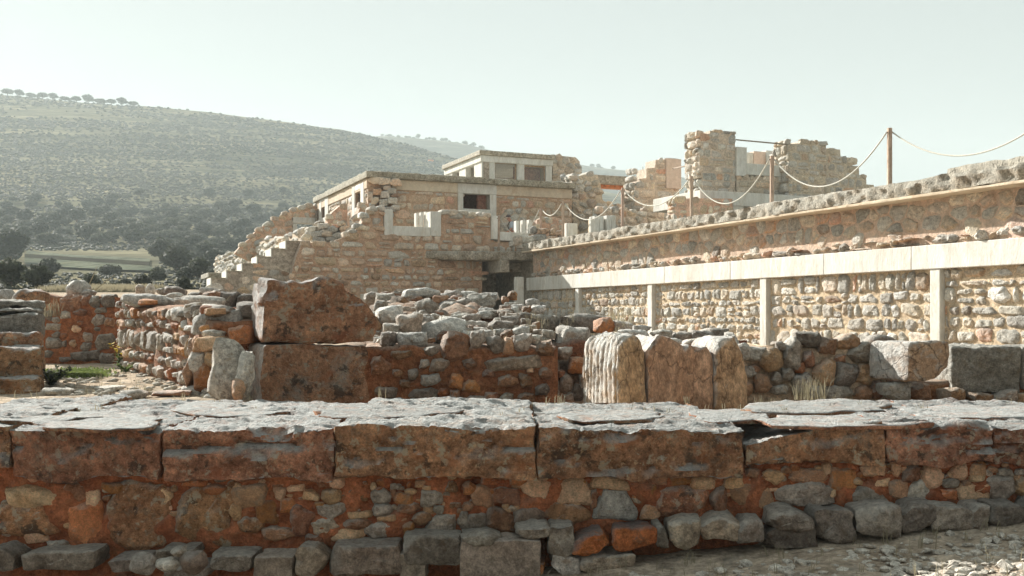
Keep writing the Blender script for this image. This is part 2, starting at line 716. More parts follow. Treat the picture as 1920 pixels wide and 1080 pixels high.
GT = (0.58, 0.56, 0.51)   # grey lichen on weathered tops, and part painted sunlight on left sides
S = stone_mat
S('grey', (0.32, 0.255, 0.20), (0.54, 0.465, 0.385), (0.22, 0.15, 0.09), 0.5, GT, 0.8)
S('lightgrey', (0.41, 0.355, 0.295), (0.62, 0.565, 0.49), (0.34, 0.22, 0.12), 0.45, GT, 0.8, bump=0.8, pits=0.6)
S('white', (0.46, 0.43, 0.38), (0.68, 0.65, 0.59), (0.40, 0.27, 0.16), 0.4, (0.6, 0.6, 0.57), 0.7, bump=0.8, dark=0.2, pits=0.6)
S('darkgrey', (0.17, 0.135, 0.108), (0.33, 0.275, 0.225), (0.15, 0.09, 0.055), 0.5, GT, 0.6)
S('brown', (0.26, 0.125, 0.07), (0.46, 0.25, 0.14), (0.24, 0.20, 0.16), 0.35, GT, 0.6)
S('brownrock', (0.27, 0.125, 0.065), (0.57, 0.30, 0.16), (0.26, 0.21, 0.15), 0.45, GT, 0.6, s=5, pits=0.5, bump=0.9, vjit=0.15, speck=((7, 0.56, 0.62, 0.75, (0.055, 0.045, 0.038)), (12, 0.57, 0.62, 0.8, (0.50, 0.42, 0.31)), (26, 0.60, 0.66, 0.8, (0.62, 0.40, 0.24)), (3.2, 0.56, 0.64, 0.55, (0.46, 0.17, 0.08))))
S('ochre', (0.47, 0.26, 0.145), (0.68, 0.43, 0.255), (0.28, 0.25, 0.20), 0.45, GT, 0.35, vjit=0.25, dark=0.12, contrast=(0.65, 1.3))
S('ochregrey', (0.35, 0.25, 0.18), (0.53, 0.42, 0.32), (0.15, 0.12, 0.10), 0.5, GT, 0.7)
S('cream', (0.78, 0.47, 0.28), (0.90, 0.65, 0.43), (0.40, 0.20, 0.09), 0.4, vjit=0.2, dark=0.12, contrast=(0.65, 1.3))
S('orange', (0.42, 0.165, 0.062), (0.62, 0.28, 0.115), (0.30, 0.22, 0.15), 0.45, GT, 0.4, dark=0.12, contrast=(0.65, 1.3))
S('brick', (0.48, 0.14, 0.045), (0.68, 0.26, 0.09), (0.30, 0.19, 0.12), 0.5, (0.25, 0.23, 0.22), 0.9, vjit=0.12)
S('cement', (0.21, 0.165, 0.125), (0.30, 0.245, 0.19), (0.12, 0.10, 0.09), 0.3, GT, 0.3, bump=0.35, vjit=0.1)
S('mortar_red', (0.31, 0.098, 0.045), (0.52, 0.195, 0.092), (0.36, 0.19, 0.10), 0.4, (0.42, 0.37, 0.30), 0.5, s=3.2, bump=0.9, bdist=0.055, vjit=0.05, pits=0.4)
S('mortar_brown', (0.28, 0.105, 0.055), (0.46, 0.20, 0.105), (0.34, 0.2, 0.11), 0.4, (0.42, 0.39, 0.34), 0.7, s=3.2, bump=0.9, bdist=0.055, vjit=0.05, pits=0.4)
S('mortar_sand', (0.52, 0.385, 0.27), (0.66, 0.525, 0.385), (0.40, 0.33, 0.25), 0.4, None, 0, s=2.5, bump=0.7, vjit=0.03, dark=0.2)
S('mortar_pale', (0.46, 0.30, 0.195), (0.58, 0.41, 0.285), (0.38, 0.33, 0.27), 0.5, (0.5, 0.47, 0.41), 0.6, s=2.0, bump=0.6, vjit=0.03, dark=0.2, contrast=(0.62, 1.3))
S('mortar_lime', (0.54, 0.44, 0.33), (0.68, 0.58, 0.46), (0.50, 0.38, 0.27), 0.4, (0.58, 0.54, 0.46), 0.6, s=2.0, bump=0.6, vjit=0.03, dark=0.2, contrast=(0.62, 1.3))
S('mortar_orange', (0.60, 0.375, 0.245), (0.73, 0.51, 0.36), (0.36, 0.31, 0.25), 0.5, (0.5, 0.47, 0.41), 0.6, s=1.6, bump=0.6, vjit=0.03, dark=0.2, contrast=(0.62, 1.3))
S('coping', (0.25, 0.118, 0.068), (0.62, 0.325, 0.19), (0.30, 0.27, 0.21), 0.35, (0.47, 0.48, 0.465), 1.0, s=3.6, bump=1.0, bdist=0.055, vjit=0.12, hjit=0.008, pits=0.45, contrast=(0.35, 1.6), tdir=(-0.1, 0.1, 0.9), speck=((7, 0.56, 0.62, 0.75, (0.055, 0.045, 0.038)), (12, 0.57, 0.62, 0.8, (0.50, 0.42, 0.31)), (26, 0.60, 0.66, 0.8, (0.62, 0.40, 0.24)), (3.2, 0.56, 0.64, 0.55, (0.46, 0.17, 0.08))))
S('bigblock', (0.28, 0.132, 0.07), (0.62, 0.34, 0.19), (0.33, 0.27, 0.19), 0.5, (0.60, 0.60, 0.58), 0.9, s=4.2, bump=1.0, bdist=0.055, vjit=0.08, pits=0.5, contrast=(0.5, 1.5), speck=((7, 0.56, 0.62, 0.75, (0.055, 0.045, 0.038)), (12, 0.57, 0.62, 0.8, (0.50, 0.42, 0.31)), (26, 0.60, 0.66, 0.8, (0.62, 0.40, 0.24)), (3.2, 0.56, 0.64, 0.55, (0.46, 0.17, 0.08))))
S('stainedblock', (0.28, 0.132, 0.07), (0.60, 0.33, 0.19), (0.46, 0.42, 0.35), 0.7, (0.60, 0.60, 0.58), 0.9, s=4.5, ss=0.35, bump=1.0, bdist=0.055, vjit=0.05, pits=0.5, contrast=(0.5, 1.5), spot_lim=(0.52, 0.62), speck=((7, 0.56, 0.62, 0.75, (0.055, 0.045, 0.038)), (12, 0.57, 0.62, 0.8, (0.50, 0.42, 0.31)), (26, 0.60, 0.66, 0.8, (0.62, 0.40, 0.24)), (3.2, 0.56, 0.64, 0.55, (0.46, 0.17, 0.08))))
S('eroded', (0.44, 0.255, 0.145), (0.64, 0.41, 0.255), (0.22, 0.13, 0.075), 0.5, (0.62, 0.62, 0.59), 0.95, s=3.2, bump=0.8, bdist=0.055, vjit=0.08, stretch=(1, 1, 0.5), cracks=0.35)
S('crackblock', (0.36, 0.23, 0.14), (0.52, 0.37, 0.24), (0.46, 0.45, 0.42), 0.5, (0.62, 0.62, 0.59), 0.9, s=3.4, bump=0.8, bdist=0.055, vjit=0.05, cracks=1.0)
S('greyblock', (0.26, 0.225, 0.185), (0.42, 0.375, 0.32), (0.24, 0.16, 0.09), 0.4, GT, 0.9, s=4, bump=1.0, bdist=0.055, vjit=0.1, pits=0.3)
S('concrete', (0.40, 0.34, 0.26), (0.56, 0.50, 0.41), (0.20, 0.165, 0.12), 0.5, (0.52, 0.50, 0.44), 0.8, s=1.6, bump=0.8, bdist=0.055, vjit=0.05, pits=0.3)
S('ragged', (0.34, 0.29, 0.215), (0.60, 0.54, 0.44), (0.15, 0.125, 0.095), 0.6, (0.52, 0.50, 0.43), 0.8, s=3.4, bump=1.0, bdist=0.05, vjit=0.05, pits=0.7)
S('render', (0.36, 0.30, 0.23), (0.48, 0.42, 0.335), (0.20, 0.175, 0.14), 0.4, (0.45, 0.43, 0.38), 0.5, s=1.4, bump=0.6, vjit=0.05)
S('plaster', (0.60, 0.58, 0.52), (0.74, 0.73, 0.68), (0.50, 0.43, 0.33), 0.45, None, 0, s=2.2, bump=0.25, vjit=0.04, hjit=0.005, contrast=(0.84, 1.08), stretch=(1, 1, 0.3), dark=0.12, fine=0.06)
S('plaster_warm', (0.55, 0.45, 0.33), (0.66, 0.57, 0.44), (0.46, 0.32, 0.20), 0.55, None, 0, s=0.9, bump=0.3, vjit=0.04, hjit=0.005, contrast=(0.85, 1.1), dark=0.12, fine=0.06)
S('pink', (0.60, 0.46, 0.38), (0.68, 0.55, 0.46), (0.55, 0.42, 0.32), 0.4, None, 0, s=1.2, bump=0.3, vjit=0.05, contrast=(0.85, 1.1), dark=0.0, fine=0.06)
S('terracotta', (0.52, 0.17, 0.07), (0.62, 0.24, 0.11), (0.5, 0.2, 0.1), 0.3, None, 0, s=1.2, bump=0.2, vjit=0.04, dark=0.0, fine=0.06)
S('wood', (0.40, 0.29, 0.225), (0.52, 0.39, 0.31), (0.22, 0.16, 0.12), 0.3, None, 0, s=6, bump=0.4, stretch=(1, 1, 0.12), vjit=0.15)
S('rope', (0.62, 0.60, 0.52), (0.74, 0.72, 0.65), (0.5, 0.46, 0.38), 0.3, None, 0, s=30, bump=0.5, vjit=0.03, contrast=(0.85, 1.1), dark=0.0, fine=0.06)
S('iron', (0.22, 0.18, 0.14), (0.34, 0.28, 0.22), (0.18, 0.12, 0.08), 0.4, None, 0, s=8, bump=0.3, vjit=0.05)
S('interior', (0.28, 0.135, 0.09), (0.40, 0.21, 0.14), (0.22, 0.15, 0.11), 0.5, None, 0, s=1.5, bump=0.2, vjit=0.05, dark=0.0)
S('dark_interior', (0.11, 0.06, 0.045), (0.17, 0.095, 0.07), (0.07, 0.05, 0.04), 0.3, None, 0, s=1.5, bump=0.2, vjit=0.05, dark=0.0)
# pale masonry of the rebuilt terraces
S('pale_cream', (0.65, 0.515, 0.385), (0.79, 0.675, 0.54), (0.40, 0.38, 0.33), 0.4, (0.56, 0.53, 0.46), 0.7, s=2.4, vjit=0.22, dark=0.2, pits=0.6, contrast=(0.62, 1.3))
S('pale_grey', (0.56, 0.505, 0.43), (0.71, 0.665, 0.59), (0.42, 0.33, 0.23), 0.4, (0.56, 0.54, 0.48), 0.7, s=2.4, vjit=0.22, dark=0.2, pits=0.6, contrast=(0.62, 1.3))
S('pale_ochre', (0.62, 0.435, 0.295), (0.75, 0.58, 0.425), (0.45, 0.38, 0.3), 0.4, (0.56, 0.52, 0.44), 0.7, s=2.4, vjit=0.22, dark=0.2, contrast=(0.62, 1.3))
S('pale_pink', (0.62, 0.36, 0.23), (0.74, 0.49, 0.34), (0.5, 0.4, 0.3), 0.4, (0.56, 0.5, 0.44), 0.7, s=2.4, vjit=0.15, dark=0.2, contrast=(0.62, 1.3))
S('pale_brown', (0.42, 0.28, 0.18), (0.57, 0.41, 0.28), (0.36, 0.30, 0.23), 0.4, (0.5, 0.47, 0.4), 0.6, s=2.4, vjit=0.25)
S('dull_blue', (0.44, 0.415, 0.365), (0.58, 0.56, 0.51), (0.40, 0.30, 0.20), 0.45, GT, 0.5, s=3.0, vjit=0.25, bump=0.9, bdist=0.055, dark=0.2, pits=0.6)
# ground
S('court_earth', (0.38, 0.31, 0.225), (0.55, 0.47, 0.36), (0.24, 0.23, 0.20), 0.5, None, 0, s=1.2, bump=0.9, bdist=0.055, vjit=0.0, pits=0.4, spec=0.0)
S('pebble', (0.40, 0.365, 0.31), (0.62, 0.58, 0.50), (0.46, 0.36, 0.25), 0.5, None, 0, s=6, bump=0.5, vjit=0.0)
S('hillside', (0.085, 0.082, 0.058), (0.21, 0.185, 0.125), (0.38, 0.31, 0.20), 0.6, None, 0, s=0.035, bump=0.0, vjit=0.0, stretch=(0.4, 0.3, 5.0), contrast=(0.6, 1.35), spot_lim=(0.55, 0.63), dark=0.0, spec=0.0)
S('ridge_ground', (0.055, 0.056, 0.042), (0.12, 0.112, 0.08), (0.26, 0.22, 0.15), 0.5, None, 0, s=0.035, bump=0.0, vjit=0.0, stretch=(0.4, 0.3, 5.0), contrast=(0.6, 1.35), dark=0.0, spec=0.0)
S('field_pale', (0.09, 0.10, 0.075), (0.13, 0.14, 0.105), (0.22, 0.22, 0.14), 0.5, None, 0, s=0.12, bump=0, vjit=0.0, stretch=(1, 0.2, 1), dark=0.0, spec=0.0)
S('field_dark', (0.030, 0.028, 0.022), (0.05, 0.045, 0.034), (0.07, 0.08, 0.05), 0.5, None, 0, s=0.12, bump=0, vjit=0.0, dark=0.0, spec=0.0)
S('dry_grass', (0.48, 0.37, 0.18), (0.62, 0.50, 0.28), (0.40, 0.36, 0.18), 0.4, None, 0, s=1.5, bump=0, vjit=0.15)
S('bark', (0.09, 0.07, 0.05), (0.16, 0.13, 0.10), (0.1, 0.09, 0.07), 0.3, None, 0, s=3, bump=0.4)


def leaf_mat(name, lo, hi, vj=0.3, trans=0.38):
    m = bpy.data.materials.new(name)
    m.use_nodes = True
    t = m.node_tree
    bs = t.nodes['Principled BSDF']
    bs.inputs['Roughness'].default_value = 0.75
    bs.inputs['Specular IOR Level'].default_value = 0.2
    tc = t.nodes.new('ShaderNodeTexCoord')
    n = t.nodes.new('ShaderNodeTexNoise'); n.inputs['Scale'].default_value = 1.7; n.inputs['Detail'].default_value = 4
    t.links.new(tc.outputs['Object'], n.inputs['Vector'])
    r = t.nodes.new('ShaderNodeMapRange'); r.inputs[1].default_value = 0.35; r.inputs[2].default_value = 0.65
    t.links.new(n.outputs[0], r.inputs[0])
    mx = t.nodes.new('ShaderNodeMix'); mx.data_type = 'RGBA'
    mx.inputs[6].default_value = (*lo, 1); mx.inputs[7].default_value = (*hi, 1)
    t.links.new(r.outputs[0], mx.inputs[0])
    oi = t.nodes.new('ShaderNodeObjectInfo')
    r2 = t.nodes.new('ShaderNodeMapRange'); r2.inputs[3].default_value = 1 - vj; r2.inputs[4].default_value = 1 + vj
    t.links.new(oi.outputs['Random'], r2.inputs[0])
    h = t.nodes.new('ShaderNodeHueSaturation')
    t.links.new(r2.outputs[0], h.inputs['Value']); t.links.new(mx.outputs[2], h.inputs['Color'])
    t.links.new(h.outputs[0], bs.inputs['Base Color'])
    if trans > 0:
        tr = t.nodes.new('ShaderNodeBsdfTranslucent')
        t.links.new(h.outputs[0], tr.inputs[0])
        ms = t.nodes.new('ShaderNodeMixShader'); ms.inputs[0].default_value = trans
        out = t.nodes['Material Output']
        t.links.new(bs.outputs[0], ms.inputs[1]); t.links.new(tr.outputs[0], ms.inputs[2])
        t.links.new(ms.outputs[0], out.inputs[0])
    MATS[name] = m
    return m


leaf_mat('olive', (0.040, 0.046, 0.030), (0.085, 0.090, 0.060))
leaf_mat('dark_leaf', (0.030, 0.036, 0.024), (0.06, 0.066, 0.042))
leaf_mat('scrub', (0.036, 0.040, 0.028), (0.075, 0.075, 0.052), trans=0.15)
leaf_mat('weed', (0.10, 0.14, 0.04), (0.18, 0.22, 0.07))
leaf_mat('yellow_leaf', (0.45, 0.33, 0.03), (0.65, 0.50, 0.05))
leaf_mat('straw', (0.26, 0.23, 0.15), (0.38, 0.335, 0.23))


def flat(name, c, rough=0.8):
    m = bpy.data.materials.new(name)
    m.use_nodes = True
    b = m.node_tree.nodes['Principled BSDF']
    b.inputs['Base Color'].default_value = (*c, 1)
    b.inputs['Roughness'].default_value = rough
    MATS[name] = m


flat('skin', (0.50, 0.25, 0.17), 0.6)
flat('shirt', (0.42, 0.47, 0.52), 0.9)
flat('trousers', (0.10, 0.11, 0.14), 0.9)
flat('cap', (0.10, 0.075, 0.075), 0.9)
flat('petal', (0.75, 0.74, 0.70), 0.8)
flat('strap', (0.06, 0.055, 0.06), 0.8)
glass = bpy.data.materials.new('glass')
glass.use_nodes = True
_t = glass.node_tree
_b = _t.nodes['Principled BSDF']
_b.inputs['Base Color'].default_value = (0.85, 0.9, 0.88, 1)
_b.inputs['Roughness'].default_value = 0.06
_tr = _t.nodes.new('ShaderNodeBsdfTransparent')
_ms = _t.nodes.new('ShaderNodeMixShader')
_ms.inputs[0].default_value = 0.07
_t.links.new(_tr.outputs[0], _ms.inputs[1]); _t.links.new(_b.outputs[0], _ms.inputs[2])
_t.links.new(_ms.outputs[0], _t.nodes['Material Output'].inputs[0])
MATS['glass'] = glass
M = MATS


def palette(*pairs):
    names = [a for a, _ in pairs]
    ws = [b for _, b in pairs]
    return lambda R, u=0, v=0: M[R.choices(names, ws)[0]]


PAL_FACADE = palette(('pale_cream', 5), ('pale_grey', 4), ('pale_ochre', 4), ('pale_brown', 2), ('pale_pink', 0.5))
PAL_PALE = palette(('pale_cream', 6), ('pale_grey', 6), ('white', 1.5), ('pale_ochre', 1), ('pale_pink', 0.4))
PAL_HOUSE = palette(('pale_cream', 5), ('pale_ochre', 5), ('pale_grey', 2), ('pale_pink', 1))
PAL_RET_UP = palette(('dull_blue', 3), ('pale_ochre', 3), ('pale_grey', 4), ('pale_cream', 4), ('pale_pink', 1.6), ('ochregrey', 0.5))
PAL_RET_LO = palette(('dull_blue', 5), ('pale_grey', 6), ('white', 3), ('lightgrey', 1.5), ('pale_cream', 3), ('grey', 0.5), ('pale_pink', 0.6), ('pale_brown', 0.6))
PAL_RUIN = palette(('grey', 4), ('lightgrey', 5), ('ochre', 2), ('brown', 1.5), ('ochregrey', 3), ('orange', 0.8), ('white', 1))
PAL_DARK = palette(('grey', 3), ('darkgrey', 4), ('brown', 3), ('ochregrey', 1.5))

# ------------------------------------------------------------------ ground and hills
_D = np.array([0, 18, 26, 35, 50, 70, 100, 130, 190, 300, 450, 650, 720, 900, 1200], float)
_Z = np.array([0.75, 0.75, 1.35, 2.2, 3.0, 3.9, 5.3, 7.4, 13.3, 32, 71.5, 147.8, 152, 120, 60], float)
_dd = np.arange(0, 1200, 1.0)
_zz = np.interp(_dd, _D, _Z)
_sm = _zz.copy()
for _i in range(len(_dd)):                     # smooth with a width that grows with distance
    k = int(max(1, _dd[_i] * 0.06))
    _sm[_i] = _zz[max(0, _i - k):_i + k + 1].mean()
_RX = np.array([-900, -300, 0, 100, 250, 400, 500, 640, 700, 760, 830, 900, 1000, 1200, 1500, 1920, 2600], float)
_RE = np.array([395, 425, 420, 413, 402, 387, 374, 352, 337, 319, 299, 284, 258, 222, 185, 150, 110], float) / 420.0


def H(x, y):
    near = -0.20 + 0.113 * max(-3.0, min(6.0, x))
    t = sm(7.4, 8.6, y)
    left = sm(-7.0, -10.5, x) if y < 60 else 1.0
    z = float(np.interp(y, _dd, _sm))
    if y < 60:
        z = 0.75 + (z - 0.75) * left
    elif y < 120:
        l2 = sm(-7.0, -14.0, x)
        z = 0.75 + (z - 0.75) * (l2 + (1 - l2) * sm(60, 120, y))
    if y > 90:
        px = 960 + x / y * F
        r = float(np.interp(px, _RX, _RE))
        z = 1.6 + (z - 1.6) * (1 + (r - 1) * sm(90, 260, y))
        a = sm(120, 400, y)
        z += a * (3.2 * FR(Vector((x * 0.008, y * 0.012, 0.3)), 1.0, 2.0, 5) + 1.2 * noise.noise(Vector((x * 0.004, z * 0.16, 1.7))))
    if y < 34:      # the ground behind the near wall lies lower right of the court
        z -= 0.27 * sm(-2.9, -2.2, x) * sm(34, 20, y)
    return near * (1 - t) + z * t


# near ground, one sheet from the path in front to the foot of the hill
vs, fs = [], []
xs = np.concatenate([np.arange(-60, -9, 1.5), np.arange(-9, 9.01, 0.09), np.arange(10.5, 61, 1.5)])
ys = np.concatenate([np.arange(-12, 4.2, 0.8), np.arange(4.2, 8.0, 0.06), np.arange(8.0, 20, 0.16), np.arange(20, 45.1, 0.8)])
for y in ys:
    for x in xs:
        z = H(x, y)
        if 3 < y < 8.2 and abs(x) < 9:
            z += 0.028 * FR(Vector((x * 1.8, y * 1.8, 4)), 1.0, 2.1, 5) + 0.012 * abs(noise.noise(Vector((x * 6, y * 6, 1))))
        elif y < 20:
            z += 0.03 * FR(Vector((x * 1.1, y * 1.1, 2)), 1.0, 2.1, 4)
        vs.append((x, y, z))
nx = len(xs)
for j in range(len(ys) - 1):
    for i in range(nx - 1):
        a = j * nx + i
        fs.append((a, a + 1, a + nx + 1, a + nx))
tag(mk('ground', vs, fs, M['court_earth'], None, (0, 0, 0)), 'stony earth ground around the ruined walls', kind='structure')

# the big hill
vs, fs = [], []
us = np.linspace(-1.15, 1.0, 210)
ds = np.concatenate([np.arange(44, 200, 4), np.arange(200, 760, 5), np.arange(760, 1190, 40)])
for d in ds:
    for u in us:
        vs.append((u * d, d, H(u * d, d) - (0.05 if d < 46 else 0)))
nx = len(us)
for j in range(len(ds) - 1):
    for i in range(nx - 1):
        a = j * nx + i
        fs.append((a, a + 1, a + nx + 1, a + nx))
tag(mk('hill', vs, fs, M['hillside'], None, (0, 0, 0)), 'scrub covered hillside rising behind the ruins', kind='structure')

# the farther ridge
_R2X = np.array([300, 650, 720, 780, 860, 920, 1000, 1130, 1210, 1400, 1700, 2100], float)
_R2E = np.array([300, 329, 332, 328, 320, 307, 291, 270, 263, 240, 215, 190], float)


def H2(x, y):
    px = 960 + x / y * F
    e = float(np.interp(px, _R2X, _R2E))
    zr = 1.6 + e / F * 1000
    t = sm(760, 1000, y)
    z = zr * (0.25 + 0.75 * t) - sm(1000, 1500, y) * zr * 0.6
    return z + 4 * FR(Vector((x * 0.004, y * 0.004, 9)), 1.0, 2.0, 4) * sm(750, 850, y) + 1.5 * noise.noise(Vector((x * 0.002, z * 0.12, 3)))


vs, fs = [], []
us = np.linspace(-0.55, 0.75, 150)
ds = np.arange(750, 1160, 10)
for d in ds:
    for u in us:
        vs.append((u * d, d, H2(u * d, d)))
nx = len(us)
for j in range(len(ds) - 1):
    for i in range(nx - 1):
        a = j * nx + i
        fs.append((a, a + 1, a + nx + 1, a + nx))
tag(mk('far_ridge', vs, fs, M['ridge_ground'], None, (0, 0, 0)), 'farther hazy ridge with a line of small trees', kind='structure')

# land out to the horizon
q = 9000.0
tag(mk('land', [(-q, -q, -2.2), (q, -q, -2.2), (q, q, -2.2), (-q, q, -2.2)], [(0, 1, 2, 3)], M['hillside'], None, (0, 0, 0)),
    'open land out to the horizon', kind='structure')


_DA = np.concatenate([np.arange(46, 200, 1.0), np.arange(200, 740, 2.0)])


_UG = np.linspace((-520 - 960) / F, (1160 - 960) / F, 180)
_HG = np.array([[H(u * d, d) for d in _DA[::2]] for u in _UG])
_DG = _DA[::2]


def on_hill(px, py):
    """the place on the hill that this photograph pixel looks at"""
    u, e = (px - 960) / F, (HOR - py) / F
    k = min(max((u - _UG[0]) / (_UG[1] - _UG[0]), 0), len(_UG) - 1.001)
    i = int(k)
    row = _HG[i] * (1 - (k - i)) + _HG[i + 1] * (k - i)
    hit = np.nonzero(row >= EYE + e * _DG)[0]
    if len(hit) == 0:
        return None
    k = int(hit[0])
    d = float(_DG[k])
    if k > 0:
        g1, g0 = row[k] - EYE - e * _DG[k], row[k - 1] - EYE - e * _DG[k - 1]
        d = float(_DG[k - 1] + (_DG[k] - _DG[k - 1]) * (-g0) / max(1e-6, g1 - g0))
    return Vector((u * d, d, H(u * d, d)))


# terraced field strips at the foot of the hill
def field(name, pts, mat, label):
    bps = [on_hill(*q_) for q_ in pts]
    bl, br, tr, tl = bps
    n, m = 40, 8
    v, f = [], []
    for j in range(m + 1):
        for i in range(n + 1):
            a = bl.lerp(br, i / n)
            b = tl.lerp(tr, i / n)
            p_ = a.lerp(b, j / m)
            v.append((p_.x, p_.y, H(p_.x, p_.y) + 0.3))
    for j in range(m):
        for i in range(n):
            a = j * (n + 1) + i
            f.append((a, a + 1, a + n + 2, a + n + 1))
    tag(mk(name, v, f, mat), label, kind='structure')


field('field', [(46, 499), (303, 513), (281, 502.6), (46, 486.6)], M['field_pale'], 'lower pale green mown field strip below the hill')
field('field_bank', [(46, 486.4), (281, 502.4), (281, 494.4), (46, 478.4)], M['field_dark'], 'dark earth bank between the field strips')
field('field', [(48, 478.2), (281, 494.2), (281, 488), (52, 472)], M['field_pale'], 'upper narrow pale field strip below the hill')

# ------------------------------------------------------------------ foreground wall
RW = random.Random(11)
FW = Frame(0, 6.85, 1, 0)           # face of its coping
FR_ = Frame(0, 6.97, 1, 0)          # rubble face under the coping
fw = root('ruined_wall', 'long low wall of coursed brown blocks over rubble, nearest the camera', 'wall', (0, 7.6, 0))


ZT0 = FW.v(960, 797)


def strata(seed, step=0.035, lim=1.0):
    def fn(g, nrm):
        d = Vector((0, 0, 0))
        if nrm.y > 0.35:           # top: flaking layers
            k = FR(Vector((g.x * 0.6 + seed, g.z * 2.2, seed)), 1.1, 2.2, 4)
            q_ = math.floor(k * 3.0) / 3.0
            d.y += step * 1.1 * q_ + 0.010 * FR(Vector((g.x * 3, g.z * 9, seed)), 0.9, 2.2, 4)
        if nrm.z > 0.35:           # front: pitted, with long horizontal seams
            k = noise.noise(Vector((g.x * 0.7 + seed, g.y * 9, 0)))
            d.z += 0.03 * k + 0.046 * FR(Vector((g.x * 2.8, g.y * 5.5, seed)), 0.75, 2.2, 6)
            sl = abs(g.y - (ZT0 - 0.16 - 0.05 * noise.noise(Vector((g.x * 1.5, seed, 0)))))      # bedding seam, open in places
            if noise.noise(Vector((g.x * 1.3, seed, 5))) > 0.05 and sl < 0.03:
                d.z -= 0.05 * (1 - sl / 0.03)
            hh = noise.noise(Vector((g.x * 5, g.y * 7, seed + 4)))
            if hh > 0.42:
                d.z -= (hh - 0.42) * 0.16
        e = sm(0.16, 0.0, abs(g.z)) * sm(ZT0 - 0.16, ZT0 - 0.01, g.y)          # broken upper arris
        if e > 0:
            c = max(0.0, FR(Vector((g.x * 3.4 + seed, g.y * 3, 1.3)), 0.7, 2.3, 7) + 0.05)
            d.z -= 0.075 * c * e
            d.y -= 0.06 * c * e
        if abs(nrm.x) > 0.5:                   # worn ends, joints open and close
            d.x += (0.018 * noise.noise(Vector((seed, g.y * 5, g.z * 3))) - 0.002) * (1 if nrm.x > 0 else -1)
        if nrm.y < -0.2 and nrm.z > -0.2:      # chewed lower edge
            d.y += 0.05 * FR(Vector((g.x * 2.2, seed, g.z)), 1.0, 2.2, 4)
        return d * lim
    return fn


# (left px, right px, top px, bottom px)
COPING = [(-260, -60, 796, 890), (-60, 20, 792, 880), (22, 298, 800, 897), (302, 624, 797, 905), (628, 1004, 797, 893), (1007, 1396, 806, 890),
          (1399, 1660, 824, 872), (1663, 1868, 797, 866), (1870, 2160, 796, 868)]
for i, (a, b, t, bt) in enumerate(COPING):
    u0, u1 = FW.u(a), FW.u(b)
    v1, v0 = FW.v(960, t), FW.v(960, bt)
    seed = 3.1 + i * 7.7
    st = strata(seed)
    if i == 6:      # broken block whose front edge climbs to the right
        def fn(g, nrm, st=st, u0=u0, u1=u1):
            d = st(g, nrm)
            k = (g.x - u0) / (u1 - u0)
            d.y += (g.y > 0.62) * (-0.06 + 0.17 * k) * sm(-1.6, 0.0, g.z + 0.4)
            return d
    else:
        fn = st
    back = -2.25 if i not in (3, 4) else -2.05
    if i in (6, 7, 8):
        back = -2.0
    block('coping_block', FW, u0, u1, v0 + RW.uniform(-0.015, 0.02), v1 + RW.uniform(-0.018, 0.012), back, RW.uniform(-0.035, 0.03), M['coping'], fw, res=0.023, r=0.014, amp=0.02, ns=6.0, fn=fn)

# flaking slabs lying on the coping
FLAKES = [([(-30, 752), (120, 748), (205, 758), (215, 775), (90, 782), (-30, 778)], 0.05), ([(60, 772), (200, 764), (290, 770), (300, 788), (190, 796), (70, 790)], 0.045),
          ([(592, 764), (640, 754), (760, 752), (830, 760), (880, 768), (760, 778), (610, 778)], 0.07),
          ([(1045, 766), (1150, 760), (1235, 764), (1240, 776), (1130, 780), (1050, 776)], 0.05),
          ([(1290, 762), (1390, 758), (1450, 764), (1440, 778), (1320, 782)], 0.05),
          ([(1395, 752), (1520, 745), (1660, 750), (1650, 768), (1500, 770), (1400, 768)], 0.075),
          ([(1420, 772), (1600, 770), (1760, 776), (1740, 788), (1560, 790), (1430, 786)], 0.05),
          ([(1690, 758), (1830, 752), (1930, 756), (1960, 772), (1800, 776), (1700, 772)], 0.05),
          ([(330, 748), (440, 744), (530, 752), (560, 764), (430, 770), (330, 764)], 0.04)]
ZT = FW.v(960, 797)
for i, (pts, th) in enumerate(FLAKES):
    pl = []
    for x, y in pts:
        d = (EYE - ZT - 0.03) * F / (y - HOR)
        pl.append(((x - 960) / F * d, d))
    sd = i * 5.3
    pl = resample(chaikin(pl, 1), 48)
    cx, cy = centroid(pl)
    v, f = [], []
    n = len(pl)
    rings = (1.0, 1.02, 0.985, 0.9, 0.7, 0.4)
    for k, s_ in enumerate(rings):
        for x, y in pl:
            jag = 1 + 0.16 * FR(Vector((x * 4, y * 6, sd + k * 0.15)), 0.9, 2.2, 4)
            X, Y = cx + (x - cx) * s_ * jag, cy + (y - cy) * s_ * jag
            z = ZT - 0.03 if k == 0 else ZT - 0.03 + 0.6 * th * (0.75 if k == 1 else 1.0) + 0.018 * FR(Vector((X * 3, Y * 5, sd)), 1.0, 2, 4)
            v.append((X, Y, z))
    v.append((cx, cy, ZT - 0.03 + 0.6 * th))
    for k in range(len(rings) - 1):
        for a in range(n):
            b = (a + 1) % n
            f.append((k * n + a, k * n + b, (k + 1) * n + b, (k + 1) * n + a))
    k = (len(rings) - 1) * n
    for a in range(n):
        f.append((k + a, k + (a + 1) % n, len(v) - 1))
    if area(pl) < 0:
        f = [q_[::-1] for q_ in f]
    mk('flake', v, f, M['coping'], fw)

# mortar body behind the rubble
core(FR_, FR_.u(-300), FR_.u(2200), -0.5, lambda u: FW.v(960, 868), 1.9, M['mortar_red'], fw, res=0.035, amp=0.06, ns=4.5)

